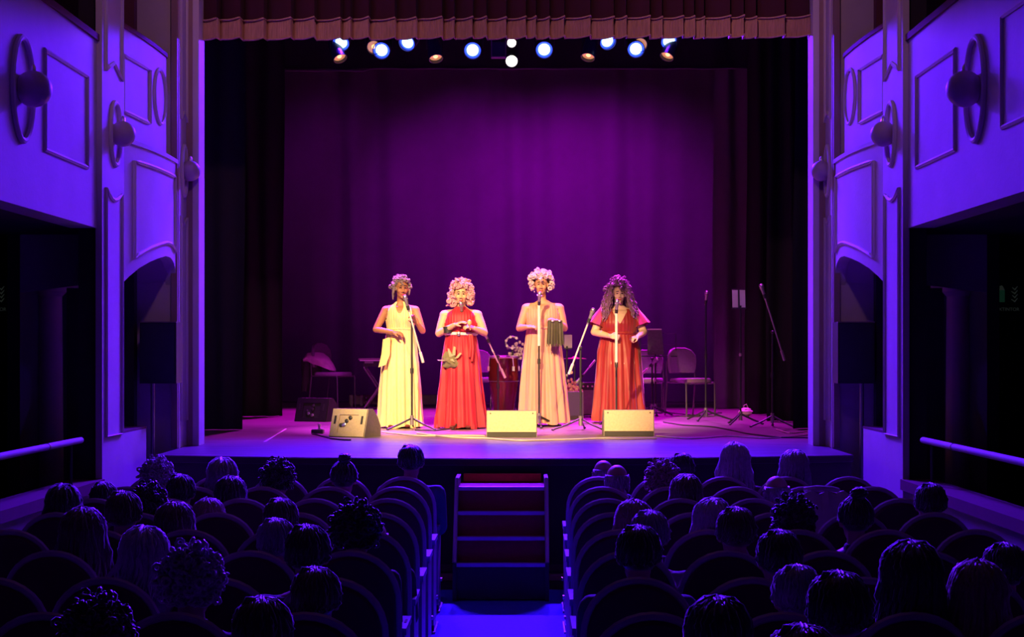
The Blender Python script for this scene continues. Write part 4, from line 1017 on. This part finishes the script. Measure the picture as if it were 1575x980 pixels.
cable([(1010, 672), (1060, 676), (1120, 672), (1180, 676), (1240, 670), (1250, 668)], 'pale cable running to the right proscenium pier', seed=3)
cable([(1020, 650), (1050, 655), (1100, 658), (1150, 668), (1200, 674), (1248, 675)], 'thin dark cable curving right of the thin stand', M_cable, seed=4)
cable([(640, 662), (668, 664), (690, 661), (708, 657)], 'dark cable between the cream and red dresses', M_cable, seed=5)
cable([(480, 668), (500, 674), (512, 676), (540, 678)], 'short dark cable looping by the foot pedal', M_cable, seed=6)
cable([(1195, 662), (1215, 668), (1240, 664), (1250, 662)], 'pale cable from the boom stand by the black side curtain', seed=7)
cable([(1010, 633), (1040, 637), (1075, 640), (1110, 636)], 'dark cable under the mauve padded chair', M_cable, seed=8)
# tape mark
a, b_ = PF(407, 680), PF(440, 660); dd = (b_-a).normalized(); pe = Vector((-dd.y, dd.x, 0))*.012
o = MB().prism([(a+pe)+Vector((0, 0, .001)), (b_+pe)+Vector((0, 0, .001)), (b_-pe)+Vector((0, 0, .001)), (a-pe)+Vector((0, 0, .001))], (0, 0, .002)).build('tape_strip', mat('pale_tape', (.5, .46, .46), .6, .1)); tag(o, 'pale tape strip stuck on the boards left of the tan monitor', 'tape')
# ================================================================== THEATRE SEATS
ROWS = [10.8-.8*i for i in range(10)]
SX = [0.70+.45*i for i in range(5)]
def arch_pts(w_, z0, zs_, zt_, n=16):
    pts = [(-w_/2*.92, z0), (-w_/2, z0+.18), (-w_/2, zs_)]
    pts += [(w_/2*-math.cos(PI*k/n), zs_+(zt_-zs_)*math.sin(PI*k/n)**.85) for k in range(1, n)]
    return pts+[(w_/2, zs_), (w_/2, z0+.18), (w_/2*.92, z0)]
def seat_proto(side_, aisle):
    """faces +y (the stage); the back rest stands at y = 0"""
    t = thing('theatre_seat', 'x', 'theatre seat', (0, 0, -20), 0, 'dark red theatre seats')
    ap = arch_pts(.43, .36, .74, .98)
    def Yz(z, o): return o-.10*(z-.5)
    MB().loft([[(x*k, Yz(z, o_), .66+(z-.66)*k) for x, z in ap] for o_, k in ((-.012, .93), (.0, .97), (.05, .97), (.07, .9))]).build('backrest', M_seat, t)
    MB().tube([(x, Yz(z, .02), z) for x, z in ap[1:-1]], .019, 8).build('back_rim', M_rim, t)
    MB().loft([[(x*k, .27+y*k, z) for x, y in ((-.2, -.2), (.2, -.2), (.205, .1), (.17, .2), (-.17, .2), (-.205, .1))] for k, z in ((.94, .36), (1, .38), (1, .43), (.92, .465))]).build('seat_cushion', M_seat, t, angle=60)
    s = side_
    for q in ((-s, s) if aisle else (s,)):                      # outer side always, aisle side for the end seats
        x = q*.225
        end = aisle and q == -s
        w2 = .026 if end else .02
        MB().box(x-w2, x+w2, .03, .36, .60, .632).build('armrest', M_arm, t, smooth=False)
        if end:
            MB().prism([(x-.018, .02, .06), (x-.018, .36, .06), (x-.018, .34, .3), (x-.018, .37, .6), (x-.018, .03, .6)], (.036, 0, 0)).build('end_panel', M_panel, t, smooth=False)
            MB().box(x-.03, x+.03, .0, .4, .0, .02).build('floor_foot', M_greymetal, t, smooth=False)
            MB().box(x-.02, x+.02, .03, .3, .02, .06).build('leg', M_blackmetal, t, smooth=False)
            MB().tube([(x-.03*s-.0, .33, .2), (x+.0, .33, .2)], .014, 8).build('bolt', M_steel, t)
        else:
            MB().box(x-.015, x+.015, .1, .3, .1, .6).build('arm_panel', M_panel, t, smooth=False)
            MB().box(x-.02, x+.02, .08, .32, .0, .1).build('leg', M_blackmetal, t, smooth=False)
    return t
PROT = {(s, a): seat_proto(s, a) for s in (-1, 1) for a in (True, False)}
used = set()
def place_seat(s, row, col):
    key = (s, col == 0)
    lab = '%s seat from the aisle, %s row from the stage, %s block, dark rounded back' % (ORD[col], ORD[row], SIDE[s])
    lab = lab.capitalize()
    loc = (s*(SX[col]-.014*row), ROWS[row], 0)
    if key in used: dup(PROT[key], loc, 0, lab)
    else:
        used.add(key); PROT[key].location = loc; PROT[key]['label'] = lab
for s in (-1, 1):
    for row in range(9):
        for col in range(5):
            if row >= 7 and col == 4: continue
            if row >= 8 and col == 3: continue
            place_seat(s, row, col)

# ================================================================== AUDIENCE
M_skinA = skinmat('audience_skin', (0.42, 0.24, 0.17))
CLOTH = {n: mat('cloth_'+n, c, .9, .15, 15, .2, 90) for n, c in dict(black=(.03, .03, .035), navy=(.04, .05, .1), plum=(.12, .04, .08), grey=(.2, .19, .2), brown=(.13, .08, .06), denim=(.08, .1, .16), cream=(.5, .45, .42)).items()}
HAIR = {n: mat('hair_'+n, c, .45, .3, 40, spec=.6, sheen=.6) for n, c in dict(dark=(.025, .018, .015), brown=(.09, .05, .03), grey=(.25, .23, .24), white=(.4, .37, .37), blond=(.3, .21, .13)).items()}
HC = Vector((0, -.01, 1.10))
def person_meshes(kind):
    m = 1.13 if kind == 'man' else .95
    mb = MB(); T = head_shapes(mb, HC, 1.05, 0, 0)
    tor = [(.45, .17, .12, .02), (.55, .165*m, .115, .02), (.70, .165*m, .11, .01), (.82, .185*m, .11, .0), (.90, .17*m, .09, .0), (.94, .11*m, .07, .0), (.965, .06, .055, .0)]
    mb.loft([[(a*math.cos(2*PI*i/20), yo+b_*math.sin(2*PI*i/20), z) for i in range(20)] for z, a, b_, yo in tor])
    mb.tube([(0, .01, .9), (0, .012, 1.0), (0, .01, 1.07)], [.06, .052, .05], 12)
    for s in (-1, 1):
        sh, e, wv = Vector((s*.168*m, .005, .875)), Vector((s*.185*m, -.06, .62)), Vector((s*.12, -.29, .56))
        mb.limb([sh, sh.lerp(e, .5), e], [.055*m, .048*m, .042*m]); mb.limb([e, e.lerp(wv, .4), wv], [.042*m, .038*m, .026])
        hand(mb, wv, (-s*.3, -1, -.12), (0, 0, -1), (-s, 0, 0), .45, .95)
        mb.limb([(s*.09, 0, .5), (s*.1, -.22, .52), (s*.11, -.43, .48)], [.085, .075, .058]); mb.limb([(s*.11, -.43, .48), (s*.11, -.42, .3), (s*.11, -.40, .07)], [.056, .055, .036])
        mb.tube([(s*.11, -.35, .045), (s*.115, -.45, .04), (s*.12, -.54, .025)], [.038, .04, .022], 10)
    me = fuse(mb, .011, 2); face_paint(me, T, 1.05, [M_skinA, M_lips, M_eye, M_brow])
    mb = MB()
    mb.loft([[((a+.014)*math.cos(2*PI*i/20), yo+(b_+.014)*math.sin(2*PI*i/20), z) for i in range(20)] for z, a, b_, yo in tor[:-1]])
    mb.tube([(0, .01, .9), (0, .014, .985)], [.085, .066], 14)
    for s in (-1, 1):
        sh, e, wv = Vector((s*.168*m, .005, .875)), Vector((s*.185*m, -.06, .62)), Vector((s*.13, -.27, .563))
        mb.limb([sh, sh.lerp(e, .5), e], [.07*m, .062*m, .055*m]); mb.limb([e, e.lerp(wv, .4), wv], [.055*m, .05*m, .038])
    top = fuse(mb, .014, 3)
    mb = MB()
    for s in (-1, 1):
        mb.limb([(s*.085, .02, .5), (s*.1, -.22, .525), (s*.11, -.43, .482)], [.098, .086, .07]); mb.limb([(s*.11, -.43, .482), (s*.11, -.42, .3), (s*.11, -.40, .1)], [.068, .065, .055])
    tr = fuse(mb, .016, 2)
    mb = MB()
    shoe = MB().loft([[(x*k, -.45+y*k, z) for x, y in [(.048*math.cos(a), .135*math.sin(a)) for a in [2*PI*i/16 for i in range(16)]]] for k, z in ((1, .0), (1.02, .02), (.9, .055), (.6, .08))]).mesh('shoe')
    return me, top, tr, shoe
PM = {k: person_meshes(k) for k in ('man', 'woman')}
def hair_mesh(style):
    mb = MB(); rnd = random.Random(len(style)*7+ord(style[0])); c = HC
    def cap(rad, zmin_f, n=28, m=14, back=-.75):
        rings = []
        for i in range(m+1):
            th = 0.02+(PI*.86)*i/m; ring = []
            for k in range(n):
                ph = 2*PI*k/n; d_ = Vector((math.sin(th)*math.cos(ph), math.sin(th)*math.sin(ph), math.cos(th)))
                lim = zmin_f if d_.y < -.2 else (back if d_.y > .25 else zmin_f+(back-zmin_f)*((d_.y+.2)/.45))
                r_ = .80 if d_.z < lim else 1.0
                ring.append(c+Vector((d_.x*rad[0]*r_, d_.y*rad[1]*r_+.014, d_.z*rad[2]*r_+.03)))
            rings.append(ring)
        mb.loft(rings)
    def locks(n, rad, length, wave, part, rw, flare=0.0, jit=.004):
        """strands that run from the parting over the skull and then hang down"""
        for i in range(n):
            a = rnd.uniform(-.62, PI+.62); tilt = rnd.uniform(.05, 1.0)
            w0 = rnd.uniform(0, 6); ln = length*rnd.uniform(.75, 1.1); k_ = 1+rnd.uniform(-.03, .045 if length < .1 else .10); pts = []
            st = rnd.uniform(.0, .7)
            for j in range(9):
                u = st*(1-j/8)+ (PI*.52)*(j/8) if j < 5 else None
                th = st+(PI*.55-st)*min(1, j/5)
                p = Vector((math.sin(th)*math.cos(a)*rad[0]*k_, math.sin(th)*math.sin(a)*rad[1]*k_+.014, math.cos(th)*rad[2]*k_+.03))
                if j > 5:
                    q = (j-5)/3
                    p += Vector((math.cos(a)*flare*q+wave*math.sin(w0+q*5), math.sin(a)*flare*.5*q+wave*math.cos(w0+q*4), -ln*q))
                pts.append(c+p+Vector([rnd.gauss(0, jit) for _ in range(3)]))
            mb.tube(pts, [rw*.7]+[rw]*6+[rw*.8, rw*.3], 4)
    if style == 'short':
        cap((.081, .1, .097), .45); locks(170, (.083, .103, .1), .03, .004, 0, .0065, -.012)
    if style == 'bob':
        cap((.084, .103, .1), .45, back=-.9); locks(230, (.09, .106, .104), .15, .012, 0, .0085, .014)
    if style == 'long':
        cap((.084, .103, .1), .45, back=-.9); locks(300, (.09, .107, .105), .30, .018, 0, .009, .035)
    if style == 'curly':
        cap((.086, .103, .1), .45); curls(mb, c, Matrix.Identity(3), 1.0, 520, (.098, .111, .107), .0115, -.7, seed=3, jig=.013)
    if style == 'bun':
        cap((.081, .1, .097), .45); locks(150, (.083, .103, .1), .02, .003, 0, .006, -.02)
        for k in range(40):
            a = rnd.uniform(0, 6.28); q = rnd.uniform(-1, 1); o_ = c+Vector((-.01, .045, .15))
            mb.tube([o_+Vector((.04*math.cos(a+t)*math.cos(q), .04*math.sin(a+t)*math.cos(q), .034*math.sin(q+.3*t))) for t in (0, .5, 1, 1.5)], [.007, .009, .009, .006], 4)
        mb.ell(c+Vector((-.01, .045, .15)), (.036, .036, .032), 12, 8)
    if style == 'bald':
        n = 40; rings = []
        for z, k in ((.02, .98), (.03, 1.06), (-.03, 1.06), (-.06, 1.0)):
            rings.append([c+Vector((.076*k*math.cos(a), .096*k*math.sin(a)+.012, z+.02)) for a in [-.1+(PI+.2)*i/n for i in range(n+1)]])
        mb.loft(rings, cap=False, closed=False)
        for i in range(110):
            a = rnd.uniform(-.1, PI+.1); z = rnd.uniform(-.03, .05)
            p = c+Vector((.081*math.cos(a), .1*math.sin(a)+.012, z)); mb.tube([p, p+Vector((.004*math.cos(a), .004*math.sin(a), -.02)), p+Vector((0, 0, -.04))], [.004, .005, .002], 4)
    me = mb.mesh('hair_'+style, angle=180); me.transform(Matrix.Translation(HC) @ Matrix.Scale(1.075, 4) @ Matrix.Translation(-HC)); return me
HM = {s_: hair_mesh(s_) for s_ in ('short', 'bob', 'long', 'curly', 'bun', 'bald')}
M_glass = mat('spectacle_frame', (.05, .05, .06), .3, .05)
AUD = [ # px, top py, kind, hair, hair colour, clothes, yaw, label
 (242, 705, 'woman', 'curly', 'white', 'plum', 0, 'person with curly white hair'),
 (342, 706, 'woman', 'bob', 'grey', 'navy', .1, 'person with short grey bob'),
 (428, 707, 'woman', 'curly', 'dark', 'black', 0, 'person with bushy dark curls'),
 (529, 698, 'woman', 'bun', 'dark', 'plum', 0, 'person with dark top bun'),
 (632, 685, 'man', 'short', 'dark', 'navy', -.1, 'man with cropped dark hair'),
 (278, 730, 'man', 'short', 'dark', 'black', .1, 'man with short dark hair'),
 (355, 735, 'woman', 'long', 'dark', 'plum', 0, 'person with long dark hair'),
 (160, 742, 'man', 'short', 'dark', 'black', 0, 'man with short dark hair'),
 (190, 756, 'man', 'short', 'brown', 'navy', .15, 'man with short brown hair'),
 (97, 747, 'woman', 'bob', 'dark', 'black', 0, 'person with dark bob'),
 (229, 745, 'woman', 'curly', 'dark', 'black', 0, 'person with dark curls'),
 (128, 784, 'woman', 'long', 'brown', 'black', 0, 'person with long brown hair'),
 (269, 775, 'woman', 'long', 'brown', 'plum', -.2, 'person with long brown hair'),
 (321, 769, 'woman', 'long', 'blond', 'cream', 0, 'person with long pale hair'),
 (222, 813, 'woman', 'bob', 'white', 'grey', .1, 'person with wide pale bob'),
 (432, 767, 'man', 'short', 'brown', 'brown', 0, 'man with short brown hair'),
 (425, 798, 'man', 'short', 'grey', 'navy', 0, 'man with short grey hair'),
 (473, 808, 'man', 'short', 'dark', 'black', .1, 'man with black hair'),
 (548, 773, 'woman', 'curly', 'dark', 'black', 0, 'person with short dark curls'),
 (576, 802, 'man', 'bald', 'grey', 'black', -.2, 'bald man in dark jacket'),
 (295, 839, 'woman', 'curly', 'white', 'black', 0, 'person with pale curls'),
 (486, 873, 'man', 'short', 'brown', 'black', 0, 'man with thick brown hair'),
 (150, 918, 'woman', 'curly', 'brown', 'black', 0, 'person with curly brown hair'),
 (404, 919, 'man', 'short', 'brown', 'plum', 0, 'man with brown hair'),
 (928, 708, 'man', 'bald', 'grey', 'navy', .5, 'balding man with glasses'),
 (949, 715, 'man', 'bald', 'grey', 'grey', .15, 'bald man in grey jacket'),
 (1018, 709, 'woman', 'curly', 'blond', 'plum', 0, 'person with pale curls'),
 (1060, 697, 'man', 'short', 'dark', 'black', 0, 'man with short black hair'),
 (1130, 683, 'woman', 'long', 'white', 'plum', 0, 'tall person with long white hair'),
 (1221, 694, 'woman', 'bob', 'grey', 'navy', .2, 'person with grey bob'),
 (1055, 732, 'woman', 'bob', 'brown', 'plum', .1, 'person with brown bob'),
 (1199, 732, 'man', 'bald', 'grey', 'brown', .3, 'balding man with glasses'),
 (975, 772, 'woman', 'long', 'blond', 'black', .3, 'person with long blond hair'),
 (999, 786, 'man', 'short', 'grey', 'grey', 0, 'man with short grey hair'),
 (982, 809, 'man', 'short', 'dark', 'navy', 0, 'man with short dark hair'),
 (1095, 769, 'woman', 'bob', 'white', 'plum', .2, 'person with white bob'),
 (1132, 781, 'man', 'short', 'brown', 'brown', .1, 'man with brown hair'),
 (1221, 764, 'woman', 'curly', 'dark', 'black', 0, 'person with big dark curls'),
 (1198, 816, 'man', 'short', 'dark', 'navy', .2, 'man with short dark hair'),
 (1316, 750, 'woman', 'bun', 'dark', 'black', 0, 'person with dark top bun'),
 (1431, 744, 'man', 'short', 'dark', 'black', 0, 'broad shouldered dark haired man'),
 (1226, 870, 'man', 'short', 'grey', 'black', .3, 'grey haired man with glasses'),
 (1400, 836, 'woman', 'bob', 'dark', 'black', .1, 'person with dark bob'),
 (1490, 866, 'woman', 'long', 'blond', 'black', .2, 'person with long blond strands'),
 (1548, 836, 'man', 'short', 'dark', 'black', 0, 'man with dark hair'),
 (1290, 880, 'man', 'short', 'dark', 'black', 0, 'man with dark hair'),
 (1104, 922, 'woman', 'bob', 'dark', 'black', 0, 'person with dark bob'),
 (1205, 962, 'man', 'short', 'brown', 'navy', 0, 'man with brown hair'),
]
GLASSES = {928, 1199, 1226}
taken = {}; DEBUG = False
for (px, py, kind, hs, hcname, cl, yaw, lab) in AUD:
    topz = {'short': 1.243, 'bob': 1.246, 'long': 1.246, 'curly': 1.262, 'bun': 1.298, 'bald': 1.224}[hs]
    best = None
    for r_, Y in enumerate(ROWS):
        D = Y+.16; z = CZ+(YV-py)*D/F; sc = z/topz; x = P(px, py, D).x
        col = min(range(5), key=lambda c_: abs(abs(x)-SX[c_]+.014*r_)); s = -1 if x < 0 else 1
        cost = abs(sc-.915)*6+(3 if (r_, s, col) in taken else 0)+max(0, abs(abs(x)-SX[col]+.014*r_)-.15)*4
        if not .8 < sc < 1.12: cost += 5
        if best is None or cost < best[0]: best = (cost, r_, D, sc, x, col, s)
    cost, r_, D, sc, x, col, s = best
    if DEBUG: print('AUD', px, py, 'cost %.2f row %d col %d s %d sc %.2f' % (cost, r_, col, s, sc))
    taken[(r_, s, col)] = lab
    cxs = s*(SX[col]-.014*r_); x = max(cxs-.17, min(cxs+.17, x))
    if r_ >= 9 or (r_ >= 7 and col == 4) or (r_ >= 8 and col == 3): place_seat(s, r_, col)
    lab = '%s, %s row, %s seat from the aisle, %s block' % (lab, ORD[r_], ORD[col], SIDE[s])
    t = thing('person', lab, 'person', (x, D, 0), PI, 'the seated audience', sc)
    me, top, tr, shoe = PM[kind]
    b = link('body', me, None, t)
    h = link('hair', HM[hs], HAIR[hcname], t); recolor(h, HAIR[hcname])
    h.rotation_euler = (0, 0, 0)
    o = link('jacket' if kind == 'man' else 'top', top, CLOTH[cl], t); recolor(o, CLOTH[cl])
    o = link('trousers', tr, CLOTH['black'], t); recolor(o, CLOTH['navy' if cl == 'black' else 'black'])
    for q in (-1, 1): link('shoe', shoe, M_blackplastic, t, (q*.115, 0, 0))
    if px in GLASSES:
        g = MB()
        for q in (-1, 1):
            g.tube([HC+Vector((q*.034+.024*math.cos(a), -.1, .012+.018*math.sin(a))) for a in [2*PI*i/14 for i in range(14)]], .003, 5, closed=True)
            g.tube([HC+Vector((q*.058, -.098, .016)), HC+Vector((q*.078, -.03, .016)), HC+Vector((q*.08, .02, .008))], .003, 5)
        g.tube([HC+Vector((-.01, -.1, .016)), HC+Vector((.01, -.1, .016))], .003, 5)
        g.build('glasses', M_glass, t)
    t.rotation_euler = (0, 0, PI+yaw*.6)
# coat and bag
def seat_at(s, r_, c): return Vector((s*(SX[c]-.014*r_), ROWS[r_], 0))
p = P(1266, 760, 8.95)
t = thing('coat', 'pale coat draped over a seat back in the right block', 'coat', p)
rings = []
for j in range(10):
    tt = -1+2*j/9; h_ = -.26*abs(tt)**1.5
    rings.append([(.15*k_/6*(1+.12*abs(tt)), .095*tt+.008*math.sin(k_*2+j), h_+.012*math.sin(k_*1.7)) for k_ in range(-6, 7)])
MB().loft(rings, cap=False, closed=False).loft([[(a, b_, c+.02) for a, b_, c in r] for r in rings], cap=False, closed=False).build('cloth', CLOTH['cream'], t, recalc=False)
MB().tube([(-.1, .05, .02), (-.04, .0, .035), (.05, .01, .03), (.1, .05, .015)], .018, 8).build('collar', CLOTH['cream'], t)
p = seat_at(-1, 5, 0)+Vector((.235, .2, .6))
t = thing('hanging_bag', 'dark bag hanging from an armrest at the left side of the aisle', 'bag', p)
MB().loft([[((.04+.03*math.sin(PI*t_))*math.cos(a), .02+(.1+.03*math.sin(PI*t_))*math.sin(a), -.1-.36*t_) for a in [2*PI*i/16 for i in range(16)]] for t_ in (0, .2, .4, .6, .8, 1)]).build('pouch', CLOTH['black'], t)
MB().tube([(0, -.06, -.1), (0, -.02, .03), (0, .05, .03), (0, .1, -.1)], .008, 6).build('strap', CLOTH['black'], t)
